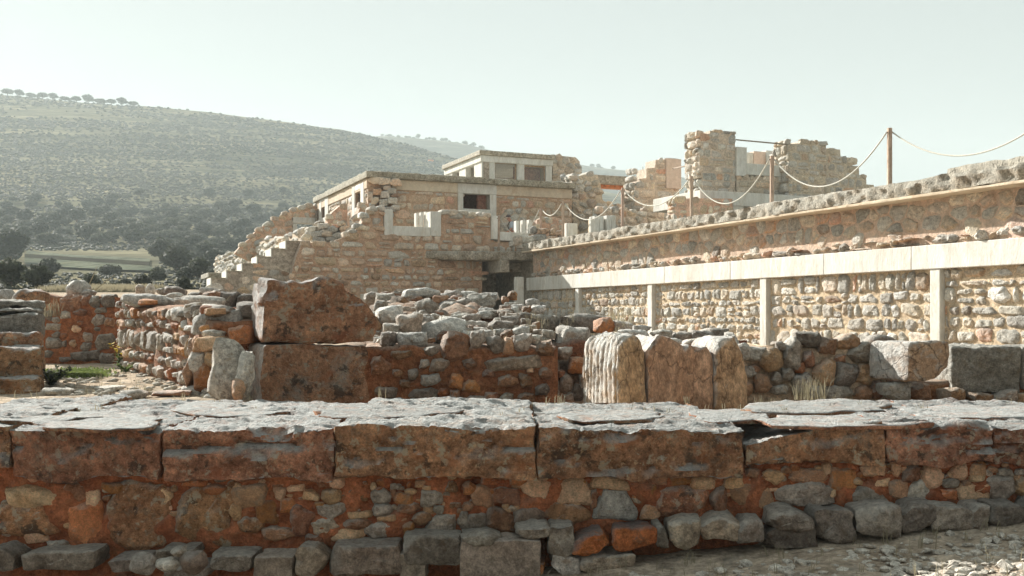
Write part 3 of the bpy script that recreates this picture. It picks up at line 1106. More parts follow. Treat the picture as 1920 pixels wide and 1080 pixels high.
RUB = """59 932 102 28 cream|140 928 46 46 brown|173 935 26 36 cream|250 972 118 116 brownrock|375 965 108 112 brownrock|304 930 36 40 cream|447 913 22 17 cream
470 930 66 40 ochre|443 960 26 34 ochre|160 992 60 82 orange|58 975 122 52 brownrock|70 1008 42 20 cream|48 1027 22 14 grey|108 1023 36 16 grey|26 1029 28 22 brown
632 904 22 18 cream|556 915 28 13 cream|527 926 20 22 cream|581 929 28 17 cream|498 962 40 46 orange|569 974 36 54 brown|664 928 56 26 brown|622 930 28 22 ochre
713 931 40 26 grey|755 932 38 20 orange|809 933 34 28 grey|741 911 22 15 grey|817 894 40 15 ochre|848 889 17 15 cream|847 910 20 22 brown|799 914 22 12 ochre
619 958 62 27 grey|675 965 44 13 cream|722 955 32 18 grey|772 952 44 18 brown|823 956 22 18 grey|877 951 24 18 ochre|615 988 50 25 ochregrey|654 1001 62 24 cream
671 980 44 13 brown|720 995 64 28 grey|723 971 34 11 ochre|755 972 20 12 ochre|789 972 32 20 brown|825 984 60 40 grey|867 975 20 30 grey|904 934 35 42 ochre
894 982 38 34 grey|948 927 50 45 brown|940 971 50 42 brown|918 900 35 23 orange|973 897 30 20 orange|764 992 18 22 orange|880 915 18 18 orange
1022 882 48 28 orange|1003 917 54 40 cream|1080 917 60 48 cream|1147 904 66 24 cream|1195 896 30 18 brown|1232 897 38 20 ochre|1275 899 44 22 orange|1318 905 40 20 cream
1372 904 40 22 ochre|1408 888 28 15 ochre|1156 947 78 58 white|1224 927 15 36 orange|1224 961 38 28 ochre|1281 943 98 58 brownrock|1346 939 25 50 brown|1411 932 77 62 ochre
993 965 58 30 ochregrey|1065 962 76 42 brown|1114 935 14 30 brown|1449 893 45 28 ochre|1514 891 68 25 ochre|1550 880 18 24 cream|1577 900 54 40 orange|1640 880 44 24 ochre
1678 875 17 34 ochre|1709 887 32 27 brown|1746 891 35 45 cream|1650 906 33 18 cream|1797 882 25 28 cream|1835 881 30 22 ochre|1829 897 25 10 cream|1782 903 30 17 grey
1511 931 102 45 grey|1557 927 15 20 cream|1627 927 65 30 grey|1683 918 38 42 ochre|1728 926 50 48 lightgrey|1772 924 36 18 orange|1824 922 58 33 cream|1878 915 50 43 darkgrey
1912 910 24 34 ochre|1883 885 33 13 grey|1909 884 16 14 grey|1610 904 18 14 ochre|1812 905 14 10 ochre|-40 930 60 40 brown|-60 985 70 60 brownrock|1960 905 50 40 grey|2010 915 50 40 ochre
405 918 40 20 orange|520 1000 60 24 brown|210 915 40 18 orange|360 905 50 14 orange|470 985 44 30 brownrock|540 948 26 24 orange|1255 873 40 12 orange|590 1010 30 16 brown"""
for e in RUB.replace('\n', '|').split('|'):
    x, y, w, h, k = e.split()
    big = float(w) > 80
    px_stone(FR_, float(x), float(y), float(w) * 1.1, float(h) * 1.1, M[k], fw, tilt=RW.uniform(-0.14, 0.14), R=RW, out=RW.uniform(0.025, 0.05) if not big else 0.04,
             inn=0.12, n=38, p=7, amp=0.02 if not big else 0.03, ns=9, facets=2, chq=0.09, rings=(0.3, 0.55, 0.75, 0.88, 0.96, 1.0), sides=2, oct_=4)
# small chinking stones in the mortar
for i in range(280):
    x, y = RW.uniform(0, 1920), 0
    lo = 1010 - 0.055 * x
    y = RW.uniform(885 - 0.01 * x, lo)
    px_stone(FR_, x, y, RW.uniform(8, 24), RW.uniform(6, 15), M[RW.choice(('ochre', 'brown', 'orange', 'ochre', 'cream', 'brown', 'ochregrey'))], fw, name='chinking_stone', R=RW, out=0.012,
             inn=0.06, n=12, p=3, amp=0.006, rings=(0.6, 0.9, 1.0), sides=1)
# footing course that juts out below
FB = Frame(0, 6.72, 1, 0)
FOOT = """100 1052 150 34 darkgrey|-20 1050 90 40 darkgrey|577 1052 60 60 ochregrey|681 1050 136 60 ochregrey|812 1034 108 56 darkgrey
1052 1015 44 54 darkgrey|1115 1017 74 46 brick|1191 1012 84 44 brick|1241 1006 20 38 darkgrey|1282 1000 62 56 ochregrey|1352 991 72 42 ochregrey|1410 994 48 46 grey
985 1072 72 30 orange|1062 1060 58 34 lightgrey|1137 1058 96 34 ochregrey|1482 975 78 38 darkgrey|1483 1008 102 38 darkgrey|1565 984 80 56 grey|1645 978 80 58 grey|1720 973 76 58 darkgrey
1786 973 76 46 grey|1840 970 36 46 grey|1895 967 72 48 darkgrey|1965 962 70 46 grey|430 1058 80 34 darkgrey|350 1075 90 20 grey|330 1040 70 16 darkgrey|240 1062 70 26 darkgrey|1000 1000 60 20 grey|900 1010 70 16 grey"""
for (cx_, cy_, w_, h_) in ((513, 1066, 72, 44), (774, 1064, 50, 50), (938, 1048, 150, 70)):
    block('footing_block', FB, FB.u(cx_ - w_ / 2), FB.u(cx_ + w_ / 2), FB.v(cx_, cy_ + h_ / 2), FB.v(cx_, cy_ - h_ / 2), -0.35, RW.uniform(0.0, 0.05), M['cement'], fw, res=0.025, r=0.012, amp=0.014, ns=6)
for e in FOOT.replace('\n', '|').split('|'):
    if not e.strip():
        continue
    x, y, w, h, k = e.split()
    px_stone(FB, float(x), float(y), float(w), float(h), M[k], fw, name='footing_stone', tilt=RW.uniform(-0.04, 0.04), square=5.5, R=RW, out=RW.uniform(0.0, 0.05),
             inn=0.32, n=40, p=10, amp=0.024, ns=7, facets=1, chq=0.07, rings=(0.3, 0.55, 0.75, 0.88, 0.96, 1.0), sides=4, back=1.0, oct_=4)

# loose stones at its foot
for k, (x, y, w, h, m_, lab) in enumerate([(268, 1058, 44, 38, 'lightgrey', 'round pale loose stone, leftmost of three before the wall foot'),
                                           (314, 1057, 45, 26, 'lightgrey', 'flat grey loose stone between two rounder ones before the wall foot'),
                                           (365, 1053, 52, 40, 'ochregrey', 'large ochre grey loose stone, rightmost of three before the wall foot'),
                                           (335, 1034, 24, 16, 'grey', 'small grey loose stone perched above the flat one')]):
    o = px_stone(Frame(0, 6.42, 1, 0), x, y, w, h, M[m_], None, name='loose_stone', R=RW, out=0.06, inn=0.12, n=28, p=2.2, amp=0.014, ns=7,
                 rings=(0.2, 0.4, 0.6, 0.78, 0.9, 1.0), sides=5, back=0.35, square=2.4)
    tag(o, lab, 'stone', 'loose stones at the foot of the near wall')

# ------------------------------------------------------------------ ruins in the middle ground
RM = random.Random(23)
PAL_LEFT = palette(('lightgrey', 4), ('white', 2), ('grey', 3), ('ochre', 2), ('brown', 1.5), ('orange', 1.5), ('ochregrey', 2))


def boulders(text, parent, d, name='stone', R=RM, inn=0.35, p=5, amp=0.022, sq=3.4, out=None, n=34, tilt=0.15, facets=7):
    """irregular stones: centre x y, width, height in photograph pixels, material, optional distance"""
    for e in text.replace('\n', '|').split('|'):
        q_ = e.split()
        if not q_:
            continue
        x, y, w, h = map(float, q_[:4])
        dd = float(q_[5]) if len(q_) > 5 else d
        big = min(w, h) / F * dd
        px_stone(Frame(0, dd, 1, 0), x, y, w, h, M[q_[4]], parent, name=name, tilt=R.uniform(-tilt, tilt), R=R, square=sq,
                 out=(min(0.3, big * 0.4) if out is None else out), inn=inn, n=n, p=p, amp=min(amp * 1.3, big * 0.10), ns=3.0 / max(0.08, big), facets=facets, chq=0.05,
                 rings=(0.2, 0.38, 0.55, 0.7, 0.82, 0.92, 1.0), sides=5, back=0.75, oct_=6)


# --- stacked slabs at the picture's left edge
pier = root('block_pier', 'stepped pier of dark layered slabs at the left edge behind the near wall', 'pier', (-5.3, 11.0, 0.72))
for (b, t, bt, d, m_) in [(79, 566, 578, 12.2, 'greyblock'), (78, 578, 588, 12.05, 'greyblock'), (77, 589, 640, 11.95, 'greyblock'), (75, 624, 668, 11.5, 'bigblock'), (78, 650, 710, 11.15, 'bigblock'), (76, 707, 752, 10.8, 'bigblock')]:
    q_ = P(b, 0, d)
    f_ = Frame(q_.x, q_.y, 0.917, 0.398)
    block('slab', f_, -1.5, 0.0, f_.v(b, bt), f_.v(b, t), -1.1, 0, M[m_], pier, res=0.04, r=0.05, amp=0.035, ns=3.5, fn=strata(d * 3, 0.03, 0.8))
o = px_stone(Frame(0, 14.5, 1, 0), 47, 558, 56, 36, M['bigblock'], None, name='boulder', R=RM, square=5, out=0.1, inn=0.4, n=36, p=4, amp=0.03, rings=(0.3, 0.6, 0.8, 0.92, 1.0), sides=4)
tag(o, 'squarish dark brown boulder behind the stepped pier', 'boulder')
o = px_stone(Frame(0, 14.8, 1, 0), 0, 560, 26, 34, M['white'], None, name='boulder', R=RM, square=2.3, out=0.1, inn=0.3, n=30, p=2.2, amp=0.02, sides=4)
tag(o, 'rounded white boulder cut by the left picture edge', 'boulder')

# --- shaded rubble wall closing the court
bw = root('ruined_wall', 'shaded red mortared rubble wall closing the small court at the left', 'wall', P(150, 685, 17.2))
fb = Frame(0, 17.3, 1, 0)
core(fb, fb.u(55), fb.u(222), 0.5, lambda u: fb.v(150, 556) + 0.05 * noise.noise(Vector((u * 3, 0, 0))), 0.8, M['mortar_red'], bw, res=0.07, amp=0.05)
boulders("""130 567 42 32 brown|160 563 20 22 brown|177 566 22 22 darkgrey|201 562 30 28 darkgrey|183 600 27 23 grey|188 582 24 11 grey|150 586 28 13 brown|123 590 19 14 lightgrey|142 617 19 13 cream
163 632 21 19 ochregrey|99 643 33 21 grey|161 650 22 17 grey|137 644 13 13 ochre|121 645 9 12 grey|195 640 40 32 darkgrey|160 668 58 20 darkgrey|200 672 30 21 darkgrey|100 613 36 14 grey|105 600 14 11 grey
122 674 25 9 grey|105 628 15 12 grey|182 617 14 8 grey|90 590 16 20 darkgrey|150 606 14 9 orange|88 664 24 14 darkgrey|205 606 20 20 brown|120 630 14 10 orange|95 570 34 24 lightgrey 17.6""", bw, 17.28, inn=0.2, p=3, out=0.05)

# --- long rubble wall running back along the court, raked by the sun
LX0, LY0 = P(222, 690, 15.9).x, 15.9
LW = Frame(LX0, LY0, 0.50, -0.865)
lw = root('ruined_wall', 'sunlit rubble wall running back along the small court with red mortar', 'wall', (LX0 + 1.5, LY0 - 2.4, 0.72))
uL = LW.u(392)


def ltop(u):
    k = u / uL
    return 1.86 - 0.24 * k + 0.06 * noise.noise(Vector((u * 1.7, 0.3, 0)))


core(LW, -0.15, uL, 0.4, lambda u: ltop(u) - 0.07, 0.95, M['mortar_red'], lw, res=0.09, amp=0.05, w0=-0.03)
rubble(LW, [(-0.1, 0.6), (uL, 0.6), (uL, 1.66), (-0.1, 1.85)], 0.33, 0.22, PAL_LEFT, lw, RM, gap=0.03, out=0.06, inn=0.15, jit=0.8, n=28, amp=0.02, p=9, cq=(0.05, 0.1), hv=(0.6, 1.6),
       rings=(0.2, 0.4, 0.6, 0.78, 0.92, 1.0), sides=3, w0=-0.03, ns=11, facets=2, mode='course')
for i in range(18):           # stones along its top
    u = RM.uniform(-0.1, uL)
    w = RM.uniform(-0.9, -0.02)
    f2 = Frame(*LW.pt(u, 0, w).xy, 1, RM.uniform(-0.5, 0.3))
    k = RM.uniform(0.18, 0.42)
    rock('stone', f2, [(a, ltop(u) + 0.02 + b) for a, b in rand_poly(k * 1.4, k * 0.5, RM, RM.uniform(-0.08, 0.08), 4)], M[RM.choice(('lightgrey', 'grey', 'white', 'lightgrey', 'ochregrey'))],
         lw, out=k * 0.3, inn=k * 0.6, n=30, p=6, amp=0.02, facets=5, rings=(0.2, 0.4, 0.6, 0.8, 0.92, 1.0), sides=4, back=0.6)
boulders("""408 604 104 40 white 10.9|447 630 40 32 orange 10.5|398 626 44 16 lightgrey 10.6|394 644 56 26 cream 10.5|430 600 40 30 lightgrey 11.4|340 590 40 26 white 12.0""", lw, 10.6, inn=0.5)
boulders("""370 678 34 50 lightgrey|385 705 40 60 orange|352 700 22 60 ochre|400 675 40 36 ochre|360 735 40 26 white|395 738 34 34 lightgrey|378 650 30 24 ochre""", lw, 10.55, inn=0.3, sq=3.2)

# --- eroded pale rocks against the big block
for x, y, w, h, d, m_, lab in [(432, 694, 80, 112, 10.35, 'lightgrey', 'tall slanting pale eroded rock, left of the big block'), (460, 705, 34, 100, 10.15, 'lightgrey', 'narrow upright pale rock touching the big block'),
                               (446, 735, 24, 40, 10.0, 'ochre', 'small ochre rock at the foot of the narrow pale rock')]:
    f_ = Frame(0, d, 0.95, 0.3)
    o = px_stone(f_, x, y, w, h, M[m_], None, name='rock', R=RM, square=3.2, out=0.10, inn=0.4, n=40, p=2.6, amp=0.045, ns=3.5, tilt=-0.12,
                 rings=(0.2, 0.4, 0.6, 0.78, 0.9, 1.0), sides=5, oct_=5)
    tag(o, lab, 'rock')

# --- dark boulder row of the next wall behind the court
rowb = root('ruined_wall', 'low row of dark boulders along the back of the court under the stairs', 'wall', P(370, 575, 19.5))
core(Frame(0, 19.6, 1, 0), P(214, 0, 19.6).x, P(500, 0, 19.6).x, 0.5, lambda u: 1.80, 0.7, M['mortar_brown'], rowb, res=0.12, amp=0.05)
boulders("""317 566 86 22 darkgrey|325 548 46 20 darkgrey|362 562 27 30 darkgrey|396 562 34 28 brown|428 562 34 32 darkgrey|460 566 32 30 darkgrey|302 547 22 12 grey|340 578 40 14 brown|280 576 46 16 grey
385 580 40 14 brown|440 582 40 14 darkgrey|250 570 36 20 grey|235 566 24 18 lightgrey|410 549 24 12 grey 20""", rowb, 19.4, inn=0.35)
for x, y, w, h, m_, lab in [(262, 544, 15, 22, 'ochregrey', 'small upright ochre stone beside a paler one on the dark boulder row'), (280, 544, 14, 24, 'lightgrey', 'small upright pale stone on the dark boulder row'),
                            (392, 546, 36, 15, 'lightgrey', 'flat pale block below the foot of the stairs')]:
    tag(px_stone(Frame(0, 20.2, 1, 0), x, y, w, h, M[m_], None, name='boulder', R=RM, out=0.06, inn=0.2, n=24, p=2.3, amp=0.02, sides=4, back=0.7), lab, 'boulder')
o = px_stone(Frame(0, 18.2, 1, 0), 141, 541, 34, 28, M['white'], None, name='boulder', R=RM, square=2.4, out=0.08, inn=0.3, n=36, p=2.2, amp=0.05, ns=4, sides=4, tilt=-0.5)
tag(o, 'jagged white rock perched on top of the shaded court wall', 'boulder')
o = px_stone(Frame(0, 18.0, 1, 0), 163, 549, 20, 12, M['lightgrey'], None, name='boulder', R=RM, square=2.4, out=0.06, inn=0.25, n=30, p=2.2, amp=0.03, ns=4, sides=4)
tag(o, 'small pale rock right of the jagged white one on the court wall', 'boulder')

# --- the two big blocks
fbk = Frame(P(493, 0, 10.15).x, 10.15, 0.975, 0.22)


def topcraze(g0, amt=0.05):
    def fn(a, b, w):
        if b > g0:
            return amt * FR(Vector((a * 3.2, b * 3.2, w * 3)), 1.0, 2.2, 5)
        return 0.018 * FR(Vector((a * 6, b * 6, w * 6)), 1.0, 2.2, 4)
    return fn


RG = (0.12, 0.25, 0.38, 0.5, 0.62, 0.73, 0.82, 0.89, 0.94, 0.975, 1.0)
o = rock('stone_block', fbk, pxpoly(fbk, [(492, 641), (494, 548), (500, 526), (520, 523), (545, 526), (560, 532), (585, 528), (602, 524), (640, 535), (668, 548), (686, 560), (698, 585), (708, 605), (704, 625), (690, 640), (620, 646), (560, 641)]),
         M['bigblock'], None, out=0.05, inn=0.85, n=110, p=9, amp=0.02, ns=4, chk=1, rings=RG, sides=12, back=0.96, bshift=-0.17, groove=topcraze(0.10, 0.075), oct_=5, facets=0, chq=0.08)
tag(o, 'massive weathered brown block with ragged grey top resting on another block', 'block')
o = rock('stone_block', fbk, pxpoly(fbk, [(490, 775), (491, 700), (492, 646), (560, 645), (640, 650), (688, 648), (692, 675), (684, 700), (692, 740), (694, 775)]),
         M['stainedblock'], None, out=0.03, inn=0.8, n=100, p=9, amp=0.018, ns=4, chk=1, rings=RG, sides=12, back=0.97, bshift=-0.19, groove=topcraze(9), oct_=5, facets=0, chq=0.08)
tag(o, 'squared brown block carrying the massive weathered block, white stained on its face', 'block')

# --- brown rubble wall in the middle
mw = root('ruined_wall', 'shaded brown rubble wall between the big block and the eroded block', 'wall', P(865, 760, 11.7))
fm = Frame(0, 11.75, 1, 0)
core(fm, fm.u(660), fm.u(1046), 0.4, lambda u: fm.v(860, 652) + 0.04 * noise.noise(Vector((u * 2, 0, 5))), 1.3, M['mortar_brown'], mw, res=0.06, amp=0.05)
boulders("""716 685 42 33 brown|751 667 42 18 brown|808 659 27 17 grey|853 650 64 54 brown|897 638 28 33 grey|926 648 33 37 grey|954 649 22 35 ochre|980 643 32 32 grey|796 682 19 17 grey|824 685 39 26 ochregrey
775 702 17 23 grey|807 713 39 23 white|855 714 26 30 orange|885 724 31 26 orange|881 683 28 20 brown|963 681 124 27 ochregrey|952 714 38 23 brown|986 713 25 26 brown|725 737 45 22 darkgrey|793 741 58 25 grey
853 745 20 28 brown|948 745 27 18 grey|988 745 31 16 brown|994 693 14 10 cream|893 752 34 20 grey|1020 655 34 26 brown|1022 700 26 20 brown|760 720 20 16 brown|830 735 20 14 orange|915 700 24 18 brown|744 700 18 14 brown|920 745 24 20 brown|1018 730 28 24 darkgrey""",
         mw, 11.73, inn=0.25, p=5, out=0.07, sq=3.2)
# --- recess with rocks next to the eroded block
rr = root('rubble_heap', 'dark recess of tumbled rocks left of the striated eroded block', 'rubble', P(1070, 760, 12.1))
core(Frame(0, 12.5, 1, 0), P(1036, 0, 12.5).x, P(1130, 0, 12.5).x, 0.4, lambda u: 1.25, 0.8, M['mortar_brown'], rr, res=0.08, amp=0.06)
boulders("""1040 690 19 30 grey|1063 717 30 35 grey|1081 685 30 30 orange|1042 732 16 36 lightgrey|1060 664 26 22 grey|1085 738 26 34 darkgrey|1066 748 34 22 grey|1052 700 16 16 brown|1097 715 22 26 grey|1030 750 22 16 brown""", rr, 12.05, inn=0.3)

# --- heap of pale weathered stones behind
hp = root('rubble_heap', 'heap of pale grey weathered stones stepping up behind the brown rubble wall', 'rubble', P(840, 640, 14.0))
vs_, fs_ = [], []
hx = np.linspace(P(690, 0, 14).x - 0.2, P(1200, 0, 14).x, 60)
hy = np.linspace(11.9, 18.5, 44)
for y in hy:
    for x in hx:
        px = 960 + x / y * F
        k = sm(11.9, 16.5, y)
        z = 1.02 + k * (0.66 * (1 - sm(880, 1000, px)) + 0.12) + 0.12 * FR(Vector((x * 2, y * 2, 3)), 1.0, 2.1, 4)
        z -= sm(17.2, 18.5, y) * 1.6 + sm(12.3, 11.9, y) * 0.5
        vs_.append((x, y, z))
for j in range(len(hy) - 1):
    for i in range(len(hx) - 1):
        a = j * len(hx) + i
        fs_.append((a, a + 1, a + len(hx) + 1, a + len(hx)))
mk('rubble_core', vs_, fs_, M['mortar_brown'], hp)
boulders("""727 590 52 34 white 13.2|766 608 50 44 ochregrey 12.7|731 620 32 24 grey 12.6|773 642 58 38 white 12.0|727 640 30 34 grey 12.0|830 618 84 58 white 13.0|798 580 48 44 darkgrey 15.0|755 576 42 40 brown 16.0
846 580 48 28 lightgrey 15.5|786 550 86 18 white 16.6|850 553 40 16 lightgrey 16.8|900 572 64 34 lightgrey 16.2|932 589 62 16 grey 15.0|882 597 34 16 grey 14.0|893 611 52 18 lightgrey 13.6|860 598 36 20 lightgrey 14.4
940 612 50 22 grey 13.2|975 622 40 20 white 12.9|905 628 40 16 white 12.5|720 562 36 24 lightgrey 16.4|695 556 30 18 grey 16.8|745 555 34 14 brown 17.0|826 562 30 16 ochre 16.0|880 552 44 14 white 17.0|918 556 36 16 lightgrey 16.8
815 598 26 20 grey 14.6|745 632 26 20 lightgrey 12.3|955 600 40 16 lightgrey 14.2|905 590 30 16 white 14.8|870 568 30 20 grey 16.0|700 610 30 40 ochre 13.0|712 575 26 24 grey 15.0|860 632 30 14 grey 12.4|1000 636 30 14 lightgrey 12.4|1030 626 26 15 grey 12.6""", hp, 14, inn=0.4)
for i in range(130):
    x, y = RM.uniform(700, 1010), RM.uniform(552, 640)
    d = 11.9 + (645 - y) / 90 * 5
    boulders('%f %f %f %f %s %f' % (x, y, RM.uniform(14, 36), RM.uniform(9, 20), RM.choice(('lightgrey', 'grey', 'white', 'ochregrey', 'brown')), d), hp, d, inn=0.12)

# --- long slabs in front of the retaining wall
for x, y, w, h, d, m_, lab in [(1012, 606, 82, 36, 16.0, 'greyblock', 'long flat grey slab in front of the retaining wall, its left half'), (1098, 605, 104, 34, 15.8, 'greyblock', 'long flat grey slab in front of the retaining wall, its right half'),
                               (1136, 612, 36, 26, 15.0, 'orange', 'orange stone leaning before the long grey slabs'), (1178, 614, 50, 20, 15.0, 'lightgrey', 'slanting pale stone right of the long grey slabs'),
                               (1072, 640, 68, 56, 12.6, 'lightgrey', 'big pale rounded boulder left of the striated eroded block')]:
    o = px_stone(Frame(0, d, 1, 0), x, y, w, h, M[m_], None, name='boulder', R=RM, square=3.2, out=0.1, inn=0.55, n=44, p=6, amp=0.03, ns=6, chq=0.06, rings=RG[2:], sides=6, oct_=5, tilt=-0.08)
    tag(o, lab, 'boulder')

# --- striated eroded block in four cracked pieces
er = root('eroded_block', 'big ochre eroded block split by cracks with grey grooved left side', 'block', P(1250, 757, 10.5))
fe = Frame(P(1153, 0, 10.3).x, 10.3, 0.985, 0.17)


def grooves(a0):
    def fn(a, b, w):
        g = 0.014 * FR(Vector((a * 7, b * 7, w * 7)), 0.7, 2.2, 6)
        if a < a0:
            g += 0.028 * (abs(math.sin(w * 38 + 1.5 * noise.noise(Vector((a * 3, b * 1.6, w * 4))))) ** 0.6 - 0.6)
        if b > 0.22:
            g += 0.03 * FR(Vector((a * 5, b * 5, w * 5)), 1.0, 2.2, 5)
        return g
    return fn


for pts, a0, bs in [([(1153, 772), (1152, 690), (1156, 645), (1166, 632), (1184, 626), (1196, 632), (1203, 650), (1207, 660), (1209, 690), (1211, 772)], -0.08, -0.17),
                    ([(1213, 772), (1212, 690), (1210, 664), (1222, 642), (1236, 629), (1256, 634), (1268, 642), (1280, 652), (1292, 646), (1312, 651), (1328, 649), (1335, 664), (1336, 700), (1336, 772)], -9, -0.05),
                    ([(1338, 772), (1338, 700), (1338, 660), (1346, 642), (1360, 634), (1376, 631), (1386, 655), (1396, 680), (1404, 706), (1398, 772)], -9, -0.05)]:
    rock('block_piece', fe, pxpoly(fe, pts), M['eroded'], er, out=0.045, inn=0.68, n=90, facets=0, chq=0.07, p=10, amp=0.014, ns=4, chk=1, rings=RG[2:], sides=40 if a0 > -1 else 8, back=0.97, bshift=bs,
         groove=grooves(a0), oct_=5)
eb = root('rubble_heap', 'ridge of pale weathered stones on top behind the striated block', 'rubble', P(1290, 660, 11.6))
core(Frame(0, 11.9, 1, 0), P(1140, 0, 11.9).x, P(1400, 0, 11.9).x, 0.5, lambda u: 1.28, 1.0, M['mortar_brown'], eb, res=0.1, amp=0.06)
boulders("""1190 630 60 26 white 12.0|1240 626 44 22 lightgrey 11.9|1285 632 46 18 grey 11.9|1318 634 44 26 lightgrey 11.8|1352 628 34 26 grey 11.8|1372 640 30 34 lightgrey 11.6|1160 640 40 26 lightgrey 12.0|1265 640 30 14 white 11.4
1300 642 40 12 lightgrey 11.2|1215 640 26 20 white 11.2|1395 660 24 36 lightgrey 11.4|1330 622 26 14 grey 12.2|1205 616 36 12 white 12.6""", eb, 11.8, inn=0.35)

# --- low rubble wall in front of the retaining wall at the right
rw = root('ruined_wall', 'low sunlit rubble wall of big rough stones before the retaining wall at right', 'wall', P(1520, 750, 11.8))
fr_ = Frame(P(1390, 0, 11.9).x, 11.9, 1, -0.05)
core(fr_, -0.3, fr_.u(1660), 0.4, lambda u: 1.22, 0.9, M['mortar_sand'], rw, res=0.07, amp=0.06)
boulders("""1417 665 37 29 lightgrey|1447 675 43 47 ochre|1484 663 35 62 grey|1518 637 45 27 darkgrey|1517 674 23 34 brown|1552 649 30 34 brown|1588 640 50 28 brown|1618 659 62 44 grey|1545 697 42 57 ochre|1586 703 44 46 grey
1621 700 30 42 ochre|1575 672 20 15 brown|1408 697 24 22 lightgrey|1431 719 32 36 ochre|1458 707 19 22 grey|1477 702 24 24 grey|1502 720 39 42 lightgrey|1463 731 35 20 lightgrey|1574 734 54 26 lightgrey|1618 736 39 28 ochre
1648 731 29 37 brown|1655 637 49 19 grey|1530 735 34 24 lightgrey|1400 730 30 24 ochre|1415 690 20 16 ochre|1465 650 24 20 grey|1500 690 20 20 orange""", rw, 11.8, inn=0.3, p=5, amp=0.035)
fck = Frame(P(1703, 0, 11.1).x, 11.1, 0.985, 0.17)
o = rock('stone_block', fck, pxpoly(fck, [(1701, 716), (1702, 668), (1704, 641), (1740, 640), (1777, 640), (1781, 668), (1778, 690), (1752, 712)]), M['crackblock'], None, out=0.03, inn=0.58, n=90, p=9, amp=0.02, ns=4,
         rings=RG, sides=10, back=0.98, bshift=-0.14, facets=0, chq=0.07, groove=lambda a, b, w: 0.016 * FR(Vector((a * 7, b * 4, w * 7)), 1.0, 2.2, 5), oct_=5)
tag(o, 'pale squared block with dark cracks and sunlit left face on the low wall', 'block')
rb = root('ruined_wall', 'low wall of big grey squared blocks at the right picture edge', 'wall', P(1850, 755, 11.9))
fq = Frame(P(1780, 0, 11.9).x, 11.9, 0.99, -0.1)
block('ashlar_block', fq, fq.u(1784), fq.u(1914), fq.v(1840, 736), fq.v(1840, 650), -0.8, 0, M['greyblock'], rb, res=0.025, r=0.02, amp=0.03, ns=5)
block('ashlar_block', fq, fq.u(1917), fq.u(2060), fq.v(1920, 733), fq.v(1920, 650), -0.8, -0.01, M['greyblock'], rb, res=0.05, r=0.04, amp=0.022, ns=4)
core(fq, fq.u(1640), fq.u(2080), 0.4, lambda u: fq.v(1800, 715), 0.8, M['mortar_brown'], rb, res=0.08, amp=0.04, w0=-0.1)
boulders("""1682 734 52 36 lightgrey 11.3|1725 735 40 34 brown 11.6|1885 744 46 24 ochregrey 11.7|1925 748 40 24 ochre 11.7|1840 748 50 22 brown 11.7|1790 742 40 30 brown 11.75""", rb, 11.7, inn=0.3)

# ------------------------------------------------------------------ terraces, retaining wall and rebuilt palace parts
RT = random.Random(41)
AX, AY = 0.917, 0.398                      # the site's grid: facades run along (AX, AY), side walls along (AY, -AX)
RET = Frame(0.77, 35.8, AY, -AX)
FAC = Frame(0.5, 38.0, AX, AY)
ZF = 4.05                                  # terrace level

# terrace body
r_end = RET.pt(26.0, 0, -0.45)
r_sta = RET.pt(-0.35, 0, -0.45)
f_in = FAC.pt(0.4, 0, -0.35)
f_l = FAC.pt(FAC.u(562), 0, -0.45)
u_rec = FAC.u(903)                          # recess under the canopy right of here, cut wider to deepen its shade
poly = [r_sta, r_end, Vector((40, r_end.y, 0)), Vector((40, 92, 0)), Vector((-11.5, 92, 0)), Vector((P(596, 0, 51.5).x, 51.5, 0)), f_l, FAC.pt(u_rec, 0, -0.45), FAC.pt(u_rec, 0, -2.5), RET.pt(-4.6, 0, -0.45)]
n = len(poly)
vs = [(q_.x, q_.y, 0.3) for q_ in poly] + [(q_.x, q_.y, ZF - 0.02) for q_ in poly]
fs = [list(range(n))[::-1], [n + i for i in range(n)]] + [[i, (i + 1) % n, n + (i + 1) % n, n + i] for i in range(n)]
tag(mk('terrace', vs, fs, M['render'], None, (0, 0, 0), smooth=False), 'raised terrace floor behind the retaining wall', kind='structure')


def wall_open(fr, u0, u1, v0, v1, holes, thick, mat, parent, name, w1=0.0):
    """a wall with real openings: boxes round each hole, one mesh"""
    us = sorted({u0, u1, *[h[0] for h in holes], *[h[1] for h in holes]})
    vs_ = sorted({v0, v1, *[h[2] for h in holes], *[h[3] for h in holes]})
    b = MB()
    for i in range(len(us) - 1):
        for j in range(len(vs_) - 1):
            cu, cv = (us[i] + us[i + 1]) / 2, (vs_[j] + vs_[j + 1]) / 2
            if any(h[0] < cu < h[1] and h[2] < cv < h[3] for h in holes):
                continue
            b.fbox(fr, us[i], us[i + 1], vs_[j], vs_[j + 1], w1 - thick, w1)
    return b.build(name, mat, parent)


def frame_parts(fr, a, b, c, d, oa, ob, oc, od, mat, parent, w0, w1):
    """window surround a..b x c..d round the opening oa..ob x oc..od: jambs, head and sill, each a piece"""
    MB().fbox(fr, a, oa, c, d, w0, w1).build('jamb', mat, parent, bevel=0.015)
    MB().fbox(fr, ob, b, c, d, w0, w1).build('jamb', mat, parent, bevel=0.015)
    MB().fbox(fr, oa + 0.003, ob - 0.003, od, d, w0, w1 - 0.004).build('lintel', mat, parent, bevel=0.015)
    MB().fbox(fr, oa + 0.003, ob - 0.003, c, oc, w0, w1 - 0.004).build('sill', mat, parent, bevel=0.015)


def side_frame(fr, u, w=0.0):
    o_ = fr.pt(u, 0, w)
    return Frame(o_.x, o_.y, AY, -AX)


